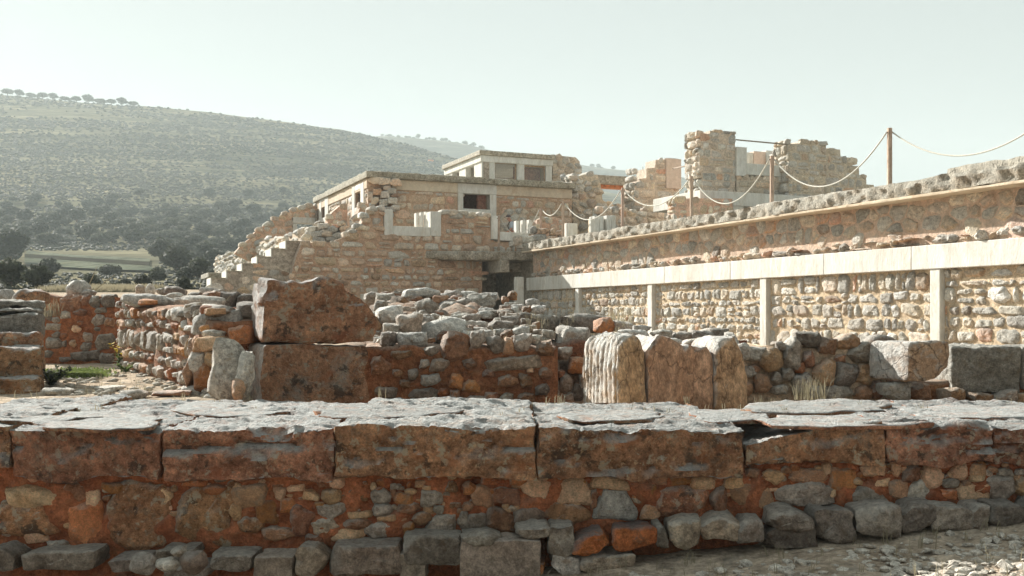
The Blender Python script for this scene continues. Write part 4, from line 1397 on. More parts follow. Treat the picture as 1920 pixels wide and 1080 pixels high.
def ruin(label, fr, outline, thick, w, h, pal, mortar, side=True, name='ruined_wall', R=RT, out=0.05, jit=0.25, gap=0.04, p=5.0, amp=0.03, n=20, mode='rubble'):
    """a free-standing masonry wall: body, face stones and stones on its sunlit end"""
    pl = pxpoly(fr, outline)
    if area(pl) < 0:
        pl = pl[::-1]
    us_ = [q_[0] for q_ in pl]
    c = centroid(pl)
    r_ = root(name, label, 'wall', fr.pt(c[0], min(q_[1] for q_ in pl), -thick / 2))
    inn = [(c[0] + (a - c[0]) * 0.97, c[1] + (b - c[1]) * 0.975) for a, b in pl]
    MB().prism(fr, inn, -thick, 0.0).build('mortar', mortar, r_)
    if jit < 0.2: mode = 'course'
    rubble(fr, pl, w, h, pal, r_, R, gap=gap, out=out, inn=0.15, jit=jit * (4 if mode == 'course' else 1), n=n, amp=amp, p=p, mode=mode)
    if side:
        # leftmost edge: collect the outline's height there
        u0 = min(us_)
        vt = max(q_[1] for q_ in pl if q_[0] < u0 + 0.35 * (max(us_) - u0))
        vb = min(q_[1] for q_ in pl)
        sf = side_frame(fr, u0 + 0.03)
        rubble(sf, [(-thick, vb), (0, vb), (0, vt), (-thick, vt)], w * 0.9, h, pal, r_, R, gap=gap, out=out * 1.3, inn=0.2, jit=jit * (4 if mode == 'course' else 1), n=n, amp=amp * 1.3, p=p, mode=mode,
               keep=lambda a, b: b < vt - 0.1)
    # broken stones along the top edge
    top = [] if mode == 'course' else sorted([q_ for q_ in pl if q_[1] > c[1]], key=lambda q_: q_[0])
    for (a, b), (a2, b2) in zip(top, top[1:]):
        m_ = int((a2 - a) / (w * 0.8))
        for i in range(m_):
            t = (i + RT.random()) / max(1, m_)
            k = RT.uniform(0.5, 0.9)
            rock('stone', fr, [(a + (a2 - a) * t + x, b + (b2 - b) * t - 0.02 + y) for x, y in rand_poly(w * k, h * k, R, 0, 2.8)], pal(R), r_, out=0.04, inn=thick * RT.uniform(0.3, 0.9), n=12, p=2.5, amp=0.02,
                 rings=(0.6, 0.9, 1.0), sides=2)
    return r_


# ---- the long retaining wall
ret = root('retaining_wall', 'long pale rubble retaining wall with white concrete beam and posts at right', 'wall', RET.pt(10, 0.6, -0.3))
UE = 25.5
u_st = -0.05
MB().fbox(RET, u_st, UE, 2.90, 3.84, -0.5, -0.02).build('mortar', M['mortar_orange'], ret)
MB().fbox(RET, u_st - 0.3, UE, 0.3, 2.50, -0.5, -0.06).build('mortar', M['mortar_sand'], ret)
bu = u_st - 0.35
while bu < UE:
    bl = RT.uniform(2.3, 3.6)
    MB().fbox(RET, bu, min(UE, bu + bl - 0.008), 2.47 + RT.uniform(-0.004, 0.004), 2.93, -0.45, 0.10 + RT.uniform(-0.004, 0.004)).build('beam', M['plaster'], ret, bevel=0.012)
    bu += bl
cols = [RET.u(x) for x in (1085, 1222, 1435, 1758)] + [RET.u(1758) + 5.1]
for u in cols:
    MB().fbox(RET, u - 0.12, u + 0.12, 0.3, 2.468, -0.4, 0.07).build('column', M['plaster'], ret, bevel=0.012)
edges = [u_st - 0.3] + cols + [UE]
for i in range(len(edges) - 1):
    a, b = edges[i] + (0.13 if i else 0.05), edges[i + 1] - 0.13
    if a > 24: continue
    b = min(b, 24.0)
    pn = bpy.data.objects.new('rubble_panel', None)
    COL.objects.link(pn); pn.parent = ret; pn.location = RET.pt((a + b) / 2, 0.6, 0) - Vector(ret.location)
    rubble(RET, [(a, 0.55), (b, 0.55), (b, 2.46), (a, 2.46)], 0.31, 0.245, PAL_RET_LO, pn, RT, gap=0.022, out=0.042, inn=0.12, jit=0.6, n=26, amp=0.026, p=8, w0=-0.055, hv=(0.5, 1.6), cq=(0.06, 0.2),
           rings=(0.3, 0.55, 0.75, 0.9, 1.0), sides=2, ns=10, facets=2, mode='course')
pn = bpy.data.objects.new('rubble_panel', None)
COL.objects.link(pn); pn.parent = ret; pn.location = RET.pt(10, 3.0, 0) - Vector(ret.location)
rubble(RET, [(u_st, 3.02), (23.8, 3.02), (23.8, 3.95), (u_st, 3.95)], 0.40, 0.27, PAL_RET_UP, pn, RT, gap=0.03, out=0.04, inn=0.1, jit=0.45, n=22, amp=0.022, p=6.0, w0=-0.02, chq=0.08,
       rings=(0.3, 0.6, 0.85, 1.0), sides=1, ns=9, keep=lambda u, v: v < 3.80)
rubble(RET, [(u_st, 2.935), (23.8, 2.935), (23.8, 3.12), (u_st, 3.12)], 0.36, 0.20, palette(('white', 2), ('pale_cream', 4), ('lightgrey', 3), ('pale_ochre', 2), ('pale_pink', 1)), pn, RT, gap=0.03, out=0.10, inn=0.1,
       jit=0.9, n=22, amp=0.06, p=4, w0=-0.01, rings=(0.3, 0.55, 0.75, 0.9, 1.0), sides=2, mode='course', ns=8)


def ragged(g, nrm):
    d = Vector((0, 0, 0))
    if nrm.z > 0.3:
        k = FR(Vector((g.x * 4.5, g.y * 6, 2)), 1.0, 2.2, 4)
        d.z += 0.075 * k + 0.03 * noise.noise(Vector((g.x * 1.3, 0, 7)))
    if nrm.y > 0.3:
        d.y += 0.03 * FR(Vector((g.x * 1.5, g.z * 1.5, 5)), 1.0, 2.2, 4)
    return d


block('cap_slab', RET, -0.1, UE, 3.875, 4.16, -1.7, 0.40, M['ragged'], ret, res=0.07, r=0.03, amp=0.02, ns=3, fn=ragged)
block('cap_lip', RET, -0.1, UE, 3.822, 3.872, -0.4, 0.42, M['plaster_warm'], ret, res=0.10, r=0.01, amp=0.015, ns=1.5)
block('top_slab', RET, RET.u(1786), UE, 4.163, 4.33, -1.2, 0.16, M['concrete'], ret, res=0.10, r=0.03, amp=0.025, ns=3)
block('top_slab', RET, RET.u(1420), RET.u(1606), 4.163, 4.25, -1.2, 0.05, M['concrete'], ret, res=0.10, r=0.03, amp=0.025, ns=3)
# white door post at its near end
pe = MB().fbox(Frame(*P(978, 0, 35.0).xy, AX, AY), -0.17, 0.09, 0.4, 2.93, -0.3, 0.0).build('door_post', M['plaster'], None, bevel=0.02)
tag(pe, 'white plastered door post at the far end of the retaining wall', 'post')

# ---- canopy slab bridging to the facade
cp = root('canopy', 'ragged concrete canopy slab over a dark recess beside the retaining wall', 'canopy', P(900, 590, 36.5))
fcn = Frame(*P(798, 0, 36.4).xy, 0.99, 0.05)
uc = fcn.u(1003)


def ragged2(g, nrm):
    d = ragged(g, nrm)
    if nrm.y < -0.3:
        d.y += 0.05 * sm(0.8, 0, g.x)
    return d


block('slab', fcn, 0.0, uc + 0.3, 3.60, 3.93, -5.2, 0.05, M['ragged'], cp, res=0.08, r=0.06, amp=0.02, ns=3, fn=ragged2)
MB().fbox(side_frame(fcn, uc - 1.25), -2.4, 0.1, 3.15, 3.61, -0.3, 0.05).build('beam', M['concrete'], cp, bevel=0.02)
MB().fbox(fcn, uc - 1.28, uc + 0.4, 3.22, 3.58, -1.6, -1.3).build('beam', M['concrete'], cp, bevel=0.02)

# ---- main facade
fac = root('palace_facade', 'broad masonry facade of squared rubble between the stairs and the canopy', 'facade', FAC.pt(-4, 1.5, -0.4))
FO = [(535, 590), (545, 520), (556, 480), (566, 456), (622, 454), (650, 442), (672, 430), (682, 410), (692, 395), (718, 393), (720, 443), (826, 444), (827, 399), (850, 400), (919, 404), (921, 455), (1010, 456), (1010, 474), (904, 474), (904, 590)]
fo = pxpoly(FAC, FO)
MB().prism(FAC, fo, -0.5, 0.0).build('mortar', M['mortar_pale'], fac)
rubble(FAC, fo, 0.47, 0.29, PAL_FACADE, fac, RT, gap=0.035, out=0.06, inn=0.1, jit=0.6, n=22, amp=0.026, p=6, rings=(0.4, 0.7, 0.88, 1.0), mode='course')
for x, y in ((650, 440), (662, 434), (672, 424), (684, 404), (700, 392), (714, 391), (834, 398), (850, 399), (868, 399), (884, 402), (900, 402), (912, 404)):
    px_stone(FAC, x, y, RT.uniform(14, 20), RT.uniform(9, 13), M[RT.choice(('pale_grey', 'pale_cream', 'white'))], fac, R=RT, square=6, facets=1, out=0.08, inn=0.4, n=20, p=7, amp=0.025)


def FU(px): return FAC.u(px)


def FV(px, py): return FAC.v(px, py)


# white window surrounds along its top
for a, b, c, d_, nm in [(720, 736, 443, 393, 'jamb'), (736.3, 806, 443, 425, 'sill'), (806.3, 826, 443, 397, 'jamb'), (920, 935, 449, 405, 'jamb'), (935.3, 990, 452, 436, 'sill')]:
    MB().fbox(FAC, FU(a), FU(b), FV((a + b) / 2, c), FV((a + b) / 2, d_), -0.5, 0.07).build(nm, M['plaster'], fac, bevel=0.02)


def ribs(fr, px0, px1, py0, py1, parent, n=3, w=-0.5, name='rib', step=0.55):
    """white reveals stepping back one behind the other"""
    u0, u1 = fr.u(px0, w), fr.u(px1, w)
    v0, v1 = fr.v((px0 + px1) / 2, py0, w), fr.v((px0 + px1) / 2, py1, w)
    for i in range(n):
        k = (u1 - u0) / n
        MB().fbox(fr, u0 + i * k, u0 + (i + 0.62) * k, v0, v1 + 0.02 * i, w - 0.12 * (n - i) - 0.25, w - 0.12 * (n - i)).build(name, M['plaster'], parent, bevel=0.012)


ribs(FAC, 786, 807, 427, 398, fac)
ribs(FAC, 975, 1004, 438, 413, fac)

# ---- stairs beside it
st = root('stair_flight', 'flight of stone stairs with white lit risers descending left of the facade', 'stairs', FAC.pt(FU(470), 1.5, -1.0))
XS = [(389, 522, 397), (416, 509, 426), (445, 495, 455), (473, 482, 483), (500, 467, 510), (527, 452.5, 537), (566, 452.5, 566)]
WS = -0.45
su = [FAC.u(q_[2], WS) for q_ in XS]
sv = [FAC.v(q_[2], q_[1], WS) for q_ in XS]
pl = [(su[0], 1.2)]
for i in range(6):
    pl += [(su[i], sv[i]), (su[i + 1], sv[i])]
pl += [(su[6] + 0.3, sv[5]), (su[6] + 0.3, 1.2)]
MB().prism(FAC, pl, WS - 1.15, WS).build('stair_body', M['render'], st)
for i in range(6):
    v0 = sv[i - 1] if i else sv[0] - 0.34
    MB().fbox(FAC, su[i] - 0.04, su[i] - 0.002, v0 + 0.004, sv[i] + 0.012, WS - 1.15, WS + 0.012).build('riser', M['plaster'], st)
    MB().fbox(FAC, su[i] - 0.03, su[i + 1] - 0.045, sv[i] + 0.003, sv[i] + 0.03, WS - 1.14, WS + 0.02).build('tread', M['concrete'], st)
rubble(FAC, pl[::-1], 0.42, 0.27, PAL_FACADE, st, RT, gap=0.06, out=0.025, inn=0.1, jit=0.4, n=14, amp=0.012, w0=WS, keep=lambda u, v: RT.random() < (0.75 if v < 2.9 + 0.10 * (u - su[0]) else 0.12))

# ---- sunlit wall running back behind the stairs
_fx = P(602, 0, 36.5)
LIT = Frame(_fx.x, _fx.y, AY, -AX)
lt = root('ruined_wall', 'sunlit rubble wall running back along the upper side of the stairs', 'wall', LIT.pt(-12, 3.5, -0.4))
lo_ = [(402, 520), (404, 482), (422, 477), (467, 462), (503, 448), (530, 444), (555, 436), (588, 423), (602, 418), (606, 470), (500, 520)]
lp = pxpoly(LIT, lo_)
MB().prism(LIT, lp, -0.7, 0).build('mortar', M['mortar_pale'], lt)
rubble(LIT, lp, 0.85, 0.3, palette(('white', 3), ('pale_cream', 3), ('pale_grey', 5), ('lightgrey', 3)), lt, RT, gap=0.06, out=0.14, inn=0.15, jit=0.5, n=14, amp=0.06, p=2.4)
rt2 = root('ruined_wall', 'stepped pale stones above the stair head beside the facade parapet', 'wall', P(610, 450, 36.2))
boulders("""605 425 20 12 pale_grey|585 430 18 12 pale_grey|625 430 22 14 white|612 438 26 12 pale_cream|595 440 24 14 white|635 442 26 12 pale_grey|600 450 26 12 white|622 448 24 10 pale_grey|645 430 18 14 pale_ochre|640 420 14 10 pale_cream|575 444 20 12 pale_cream|655 434 16 14 pale_grey|580 437 16 10 white|630 424 14 8 pale_pink""",
         rt2, 36.2, R=RT, inn=0.5, sq=6, tilt=0.03, facets=2, p=7)
block('stair_cap', Frame(*P(390, 0, 47).xy, AX, AY), 0, 1.6, 3.36, 3.6, -3, 0, M['ragged'], lt, res=0.12, r=0.04, amp=0.03, ns=3)

# ---- middle house with the ragged roof slab
co = P(690, 0, 42.0)
HF = Frame(co.x, co.y, AX, AY)
HL = Frame(co.x, co.y, AY, -AX)
hs = root('stone_house', 'flat roofed stone house with ragged concrete roof edge and white framed window', 'house', HF.pt(4, ZF, -4))
uR = HF.u(1072)
ZR0, ZR1, ZFA = 7.36, 7.64, 6.93
wa, wb = HF.u(858), HF.u(930)
oa, ob = HF.u(868), HF.u(918)
wc, wd = HF.v(890, 405), HF.v(890, 352)
oc, od = HF.v(890, 392), HF.v(890, 363)
wall_open(HF, 0.0, uR, ZF - 0.1, ZR0, [(oa, ob, oc, od)], 0.45, M['mortar_pale'], hs, 'wall')
rubble(HF, [(HF.u(738), ZF + 0.3), (uR, ZF + 0.3), (uR, ZFA - 0.02), (HF.u(738), ZFA - 0.02)], 0.56, 0.36, PAL_HOUSE, hs, RT, gap=0.03, out=0.03, inn=0.08, jit=0.5, n=18, amp=0.014, p=5, mode='course',
       keep=lambda u, v: not (wa - 0.1 < u < wb + 0.1 and v > wc - 0.1))
frame_parts(HF, wa, wb, wc, ZFA - 0.005, oa, ob, oc, od, M['plaster'], hs, -0.3, 0.06)
MB().fbox(HF, HF.u(735), wa - 0.01, ZFA, ZR0, -0.2, 0.05).build('fascia', M['plaster_warm'], hs, bevel=0.012)
MB().fbox(HF, wa - 0.005, wb + 0.005, ZFA, ZR0, -0.2, 0.07).build('fascia', M['plaster'], hs, bevel=0.012)
MB().fbox(HF, wb + 0.01, uR, ZFA, ZR0, -0.2, 0.05).build('fascia', M['plaster_warm'], hs, bevel=0.012)
block('roof', HF, -0.15, uR + 0.1, ZR0 + 0.003, ZR1, -10.2, 0.28, M['ragged'], hs, res=0.12, r=0.04, amp=0.03, ns=3, fn=ragged)
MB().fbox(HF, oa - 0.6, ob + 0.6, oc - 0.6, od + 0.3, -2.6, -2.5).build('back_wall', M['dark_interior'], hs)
MB().fbox(HF, oa + (ob - oa) * 0.7, ob + 0.02, oc - 0.3, od + 0.2, -0.62, -0.50).build('shutter', M['interior'], hs)
# broken corner of the house
boulders("""702 338 24 14 plaster_warm|722 340 22 14 pale_cream|742 342 22 14 pale_ochre|708 360 18 12 pale_pink|722 364 16 14 pale_grey|734 358 16 12 pale_grey|703 376 16 14 pale_cream|720 380 18 14 dull_blue|736 376 16 12 pale_grey
712 392 20 10 pale_ochre|730 392 22 10 dull_blue|697 390 12 16 white|694 368 10 16 pale_cream|742 388 16 10 pale_grey|726 352 14 8 pale_cream|740 366 14 8 pale_brown|728 402 24 10 dull_blue|706 404 18 10 pale_ochre""", hs, 41.9, R=RT, inn=0.4, p=8, sq=6, tilt=0.03, facets=1, out=0.06)
# sunlit side with two narrow windows
LH = []
for a, b, c, d_, e0, e1, f0, f1 in [(600, 617, 425, 366, 604, 611, 408, 376), (662, 684, 403, 346, 667, 678, 388, 356)]:
    LH.append((HL.u(a), HL.u(b), HL.v((a + b) / 2, c), HL.v((a + b) / 2, d_), HL.u(e0), HL.u(e1), HL.v((a + b) / 2, f0), HL.v((a + b) / 2, f1)))
wall_open(HL, HL.u(595), -0.45, ZF - 0.1, ZR0 - 0.003, [(q_[4], q_[5], q_[6], q_[7]) for q_ in LH], 0.45, M['mortar_pale'], hs, 'wall')
for q_ in LH:
    frame_parts(HL, *q_, M['plaster'], hs, -0.3, 0.06)
    MB().fbox(HL, q_[4] - 0.3, q_[5] + 0.3, q_[6] - 0.3, q_[7] + 0.2, -0.75, -0.65).build('shutter', M['interior'], hs)
rubble(HL, [(HL.u(595), ZF), (-0.1, ZF), (-0.1, ZFA), (HL.u(595), ZFA)], 0.56, 0.34, PAL_PALE, hs, RT, gap=0.035, out=0.05, inn=0.08, jit=0.5, n=18, amp=0.02, p=4, mode='course',
       keep=lambda u, v: not any(q_[0] - 0.12 < u < q_[1] + 0.12 and q_[2] - 0.1 < v for q_ in LH))
MB().fbox(HL, HL.u(595), -0.02, ZFA + 0.02, ZR0 - 0.004, -0.2, 0.045).build('fascia', M['plaster_warm'], hs, bevel=0.012)
dp = HL.pt(HL.u(598), 0, 0.12)
MB().tube([(dp.x, dp.y, ZF), (dp.x, dp.y, 6.9)], 0.07, 8).build('drainpipe', M['iron'], hs, smooth=True)
# ragged wall stub left of it, with a white lintel over an opening
sb = root('ruined_wall', 'stepped rubble wall stub with white door lintel behind the stairs', 'wall', P(540, 470, 49))
_p = P(600, 0, 51.0)
SBF = Frame(_p.x, _p.y, AX, AY)
so = [(606, 400), (604, 382), (590, 386), (562, 390), (540, 398), (520, 408), (500, 420), (478, 435), (470, 446), (452, 460), (440, 475), (470, 490), (547, 480), (547, 408), (606, 408)]
sp_ = pxpoly(SBF, so)
MB().prism(SBF, sp_, -0.5, 0).build('mortar', M['mortar_orange'], sb)
rubble(SBF, sp_, 0.42, 0.32, PAL_HOUSE, sb, RT, gap=0.07, out=0.05, inn=0.1, jit=0.35, n=14, amp=0.02)
MB().fbox(SBF, SBF.u(549), SBF.u(606), SBF.v(575, 419), SBF.v(575, 408), -0.55, 0.05).build('lintel', M['plaster'], sb, bevel=0.02)
MB().fbox(SBF, SBF.u(549), SBF.u(557), SBF.v(553, 440), SBF.v(553, 419.2), -0.5, 0.045).build('jamb', M['plaster'], sb, bevel=0.02)
for x, y in ((597, 384), (580, 386), (566, 389), (550, 393), (534, 400), (516, 410), (500, 420), (486, 430), (472, 442), (456, 458)):
    px_stone(SBF, x, y, RT.uniform(12, 18), RT.uniform(8, 12), M[RT.choice(('pale_grey', 'pale_cream'))], sb, R=RT, square=6, facets=1, out=0.08, inn=0.4, n=20, p=7, amp=0.025)

ruin('small stepped stub of ochre rubble in front of the house side wall', Frame(*P(650, 0, 40.5).xy, AX, AY), [(614, 440), (614, 412), (622, 398), (634, 388), (640, 384), (652, 383), (653, 440)], 0.5, 0.38, 0.32, PAL_HOUSE, M['mortar_orange'])
ruin('ragged stack of pale stones at the house corner', Frame(*P(690, 0, 40.2).xy, AX, AY), [(656, 440), (660, 412), (672, 398), (676, 384), (692, 380), (693, 440)], 0.6, 0.4, 0.28, PAL_PALE, M['mortar_pale'], out=0.08)

# ---- white pavilion on the roof
pc = P(903, 0, 50.0)
PF = Frame(pc.x, pc.y, AX, AY)
PL = Frame(pc.x, pc.y, AY, -AX)
pv = root('pavilion', 'small cream flat roofed pavilion with open windows on the house roof', 'pavilion', PF.pt(2, ZR1, -2.5))
pu = PF.u(1035)
pl_ = PL.u(835)
Z0, Z1, Z2, Z3 = ZR1 + 0.01, PF.v(903, 303), PF.v(903, 291), PF.v(903, 282)
hp_ = []
for a, b, c, d_ in [(928, 970, 343, 304), (983, 1024, 349, 310)]:
    m_ = (a + b) / 2
    hp_.append((PF.u(a), PF.u(b), PF.v(m_, c), PF.v(m_, d_)))
hl_ = []
for a, b, c, d_ in [(848, 861, 336, 315), (873, 889, 340, 307)]:
    m_ = (a + b) / 2
    hl_.append((PL.u(a), PL.u(b), PL.v(m_, c), PL.v(m_, d_)))
wall_open(PF, 0, pu, Z0, Z1, hp_, 0.3, M['plaster'], pv, 'wall')
wall_open(PL, pl_, -0.302, Z0, Z1, hl_, 0.3, M['plaster'], pv, 'wall')
MB().fbox(PF, -0.06, pu + 0.04, Z1 + 0.003, Z2, pl_ - 0.06, 0.06).build('fascia', M['plaster'], pv, bevel=0.02)
MB().fbox(PF, -0.16, pu + 0.1, Z2 + 0.003, Z3, pl_ - 0.15, 0.16).build('roof', M['concrete'], pv, bevel=0.03)
MB().fbox(PF, 0.31, pu, Z0, Z1, pl_ - 0.02, pl_ + 0.28).build('back_wall', M['pink'], pv)
MB().fbox(PF, pu - 0.25, pu, Z0, Z1, pl_ + 0.3, -0.302).build('side_wall', M['plaster_warm'], pv)
MB().fbox(PF, hp_[0][1] + 0.2, pu - 0.26, Z0, Z1 - 0.01, -1.0, -0.9).build('partition', M['interior'], pv)
for h_ in hp_:
    a, b, c, d_ = h_
    fm_ = 0.07
    for q_ in ((a, a + fm_, c, d_), (b - fm_, b, c, d_), (a + fm_, b - fm_, d_ - fm_, d_), (a + fm_, b - fm_, c, c + fm_)):
        MB().fbox(PF, q_[0] + 0.001, q_[1] - 0.001, q_[2] + 0.001, q_[3] - 0.001, -0.2, -0.12).build('window_frame', M['pale_brown'], pv)
for h_ in hp_:
    MB().fbox(PF, h_[0] + 0.072, h_[1] - 0.072, h_[2] + 0.072, h_[3] - 0.072, -0.17, -0.16).build('pane', M['glass'], pv)
MB().fbox(PF, PF.u(906), PF.u(917), Z0 + 0.5, Z1 - 0.02, -0.02, 0.03).build('panel', M['render'], pv)

# ---- ruins on the terrace right of the house
def GF(px, d):
    q_ = P(px, 0, d)
    return Frame(q_.x, q_.y, AX, AY)


ruin('rough grey rubble pier standing against the pavilion end', GF(1036, 52), [(1036, 372), (1036, 294), (1050, 291), (1080, 294), (1088, 302), (1088, 318), (1075, 330), (1074, 372)], 1.0, 0.5, 0.33, PAL_PALE, M['mortar_lime'], out=0.09, amp=0.05, jit=0.4)
ruin('big tumbling mass of pale rubble beyond the house roof end', GF(1074, 47), [(1074, 450), (1072, 345), (1078, 330), (1095, 325), (1120, 326), (1126, 345), (1130, 375), (1150, 385), (1200, 388), (1210, 450)], 1.2, 0.5, 0.34, PAL_PALE, M['mortar_lime'], out=0.10, amp=0.06, jit=0.45)
lnt = root('lintel', 'pale concrete lintel beam with orange soffit bridging two rubble piers', 'beam', P(1150, 400, 50))
fl_ = GF(1100, 50.5)
MB().fbox(fl_, 0.0, fl_.u(1196), fl_.v(1145, 345), fl_.v(1145, 329), -0.8, 0).build('beam', M['concrete'], lnt, bevel=0.02)
MB().fbox(fl_, 0.5, fl_.u(1178), fl_.v(1145, 351), fl_.v(1145, 345.2), -0.8, -0.3).build('soffit', M['terracotta'], lnt)
ruin('slim rubble pillar under the lintel beam', GF(1178, 48.5), [(1178, 430), (1178, 344), (1194, 344), (1195, 430)], 0.5, 0.4, 0.36, PAL_PALE, M['mortar_lime'], out=0.05)
rp = ruin('stepped pier of squared pale blocks with pink plaster panel', GF(1190, 46), [(1188, 430), (1189, 348), (1200, 347), (1201, 334), (1211, 333), (1212, 314), (1228, 313), (1229, 298), (1274, 297), (1275, 430)], 0.9, 0.5, 0.34, PAL_PALE, M['mortar_lime'], jit=0.12, p=4.5)
fp_ = GF(1190, 46)
MB().fbox(fp_, fp_.u(1247), fp_.u(1275), fp_.v(1260, 354), fp_.v(1260, 298), -0.5, 0.12).build('plaster_panel', M['pink'], rp, bevel=0.02)
ruin('low rubble parapet before the stepped pier', GF(1120, 43), [(1120, 445), (1122, 392), (1160, 390), (1200, 398), (1232, 380), (1300, 372), (1400, 372), (1400, 445)], 0.6, 0.45, 0.3, PAL_PALE, M['mortar_lime'], out=0.07, jit=0.35)
ruin('small rubble block wall with a dark round stone above the terrace edge', GF(1262, 38), [(1262, 415), (1264, 374), (1300, 371), (1375, 372), (1376, 415)], 0.5, 0.48, 0.34, PAL_HOUSE, M['mortar_orange'], out=0.03, jit=0.15, p=4.5)
ruin('tall pale tower pier of squared blocks with broken left edge', GF(1318, 42), [(1316, 392), (1315, 330), (1310, 318), (1310, 285), (1315, 284), (1313, 250), (1330, 249), (1331, 243), (1379, 245), (1379, 330), (1380, 392)], 1.1, 0.46, 0.34, PAL_PALE, M['mortar_lime'], jit=0.1, p=5, gap=0.03)
gw = ruin('pale ashlar wall with a white window sill between the tower pier and the stepped gable', GF(1380, 42.6), [(1380, 392), (1380, 331), (1478, 331), (1480, 392)], 0.8, 0.5, 0.34, PAL_PALE, M['mortar_lime'], side=False, jit=0.1, p=5, gap=0.03)
fg_ = GF(1380, 42.6)
for a, b, c, d_, nm in [(1380, 1399, 330, 276, 'jamb'), (1399.3, 1476, 330, 309, 'sill')]:
    MB().fbox(fg_, fg_.u(a), fg_.u(b), fg_.v((a + b) / 2, c), fg_.v((a + b) / 2, d_), -0.6, 0.06).build(nm, M['plaster'], gw, bevel=0.02)
ruin('stepped gable of squared pale blocks falling away to the right', GF(1478, 43), [(1478, 392), (1476, 268), (1498, 267), (1500, 262), (1548, 264), (1549, 277), (1576, 279), (1577, 293), (1599, 295), (1600, 310), (1612, 311), (1613, 328), (1626, 329), (1627, 346), (1641, 347), (1645, 392)], 1.0, 0.48, 0.34, PAL_PALE, M['mortar_lime'], jit=0.1, p=5, gap=0.03)
for (a, b, c, d_, dd, m_, lab) in [(1407, 1414, 316, 288, 46.0, 'plaster', None), (1402, 1449, 318, 284, 47.0, 'pink', 'pink and white plastered block seen over the white sill'), (1456, 1512, 316, 286, 46.5, 'pink', 'pink plastered block with white edges beside the stepped gable')]:
    if lab is None: continue
    f_ = GF(a, dd)
    r_ = root('plaster_block', lab, 'block', f_.pt(f_.u((a + b) / 2), ZF, -0.4))
    MB().fbox(f_, f_.u(a + 12), f_.u(b - 13), 5.2, f_.v((a + b) / 2, d_), -0.7, 0).build('panel', M[m_], r_, bevel=0.02)
    MB().fbox(f_, f_.u(a), f_.u(a + 12) - 0.004, 5.2, f_.v((a + b) / 2, d_ + 3), -0.7, -0.05).build('edge_strip', M['plaster'], r_, bevel=0.02)
    MB().fbox(f_, f_.u(b - 13) + 0.004, f_.u(b), 5.2, f_.v((a + b) / 2, d_ - 3), -0.7, 0.02).build('edge_strip', M['plaster'], r_, bevel=0.02)
# white lintel house front below the tower pier
lh = root('building_facade', 'low building front with broad white lintel over a red doorway under the tower pier', 'facade', P(1400, 420, 39.5))
fh_ = GF(1312, 39.5)
ua, ub = fh_.u(1312), fh_.u(1560)
va, vb = fh_.v(1340, 384), fh_.v(1340, 358)
MB().fbox(fh_, ua, ub, va, vb, -3.5, 0.05).build('lintel', M['plaster'], lh, bevel=0.02)
MB().fbox(fh_, fh_.u(1375), fh_.u(1394), ZF - 0.1, va - 0.004, -0.5, 0.0).build('jamb', M['plaster'], lh)
MB().fbox(fh_, fh_.u(1394) + 0.004, fh_.u(1500), ZF - 0.1, va - 0.005, -0.9, -0.6).build('door', M['interior'], lh)
MB().fbox(fh_, ua + 0.1, fh_.u(1375) - 0.004, ZF - 0.1, va - 0.004, -0.5, -0.05).build('wall', M['mortar_lime'], lh)
# thin iron tie rods
for (x0, y0, x1, y1, d0, d1, lab) in [(1380, 262, 1478, 271, 42.3, 42.8, 'thin iron tie rod between the tower pier and the stepped gable'), (1262, 316, 1314, 306, 45.9, 42.4, 'thin iron tie rod between the pink panelled pier and the tower pier')]:
    tag(MB().tube([P(x0, y0, d0), P(x1, y1, d1)], 0.03, 8).build('tie_rod', M['iron'], None, smooth=True), lab, 'rod')
# low white blocks and stones behind the terrace edge
for (a, b, c, d_, dd, lab) in [(1115, 1160, 440, 405, 33.5, 'ribbed white block behind the retaining wall cap, right of the rope posts pair'), (1064, 1083, 452, 418, 34.5, 'small plain white block behind the retaining wall cap')]:
    f_ = GF(a, dd)
    r_ = root('white_block', lab, 'block', f_.pt(f_.u((a + b) / 2), ZF, -0.2))
    k = 4 if b - a > 30 else 1
    w_ = (f_.u(b) - f_.u(a)) / k
    for i in range(k):
        MB().fbox(f_, f_.u(a) + i * w_, f_.u(a) + (i + (0.75 if k > 1 else 1)) * w_, ZF - 0.1, f_.v(a, d_) + 0.02 * i, -0.4 - 0.06 * (i % 2), -0.09 * (i % 2)).build('rib', M['plaster'], r_, bevel=0.015)
    if k > 1:
        MB().fbox(f_, f_.u(a) + 0.02, f_.u(b) - 0.02, ZF - 0.1, f_.v(a, d_) - 0.05, -0.5, -0.2).build('backing', M['plaster_warm'], r_)
ce = root('ruined_wall', 'short row of rounded stones on the canopy end beside the rope posts', 'wall', P(1005, 450, 36.5))
boulders("""1000 431 14 14 dull_blue|1019 434 24 12 pale_brown|1036 436 12 14 pale_brown|1047 438 14 12 pale_brown|990 450 30 16 pale_grey|972 452 18 18 pale_cream|1010 446 34 14 dull_blue|1035 447 26 12 pale_ochre|978 462 22 10 pale_grey|1056 446 18 10 pale_ochre|960 458 14 12 pale_grey|1000 458 30 12 pale_cream""", ce, 36.6, R=RT, inn=0.4)
ruin('ochre rubble parapet stub behind the far rope posts', GF(1006, 40), [(1006, 445), (1006, 412), (1040, 410), (1060, 418), (1061, 445)], 0.4, 0.4, 0.3, PAL_HOUSE, M['mortar_orange'], side=False)
ruin('grey rubble patch wall behind the visitor', GF(940, 44.0), [(938, 450), (940, 410), (948, 398), (960, 391), (978, 392), (988, 405), (992, 450)], 0.4, 0.36, 0.28, palette(('dull_blue', 3), ('grey', 2), ('pale_grey', 2)), M['mortar_lime'], side=False, jit=0.4, out=0.06)

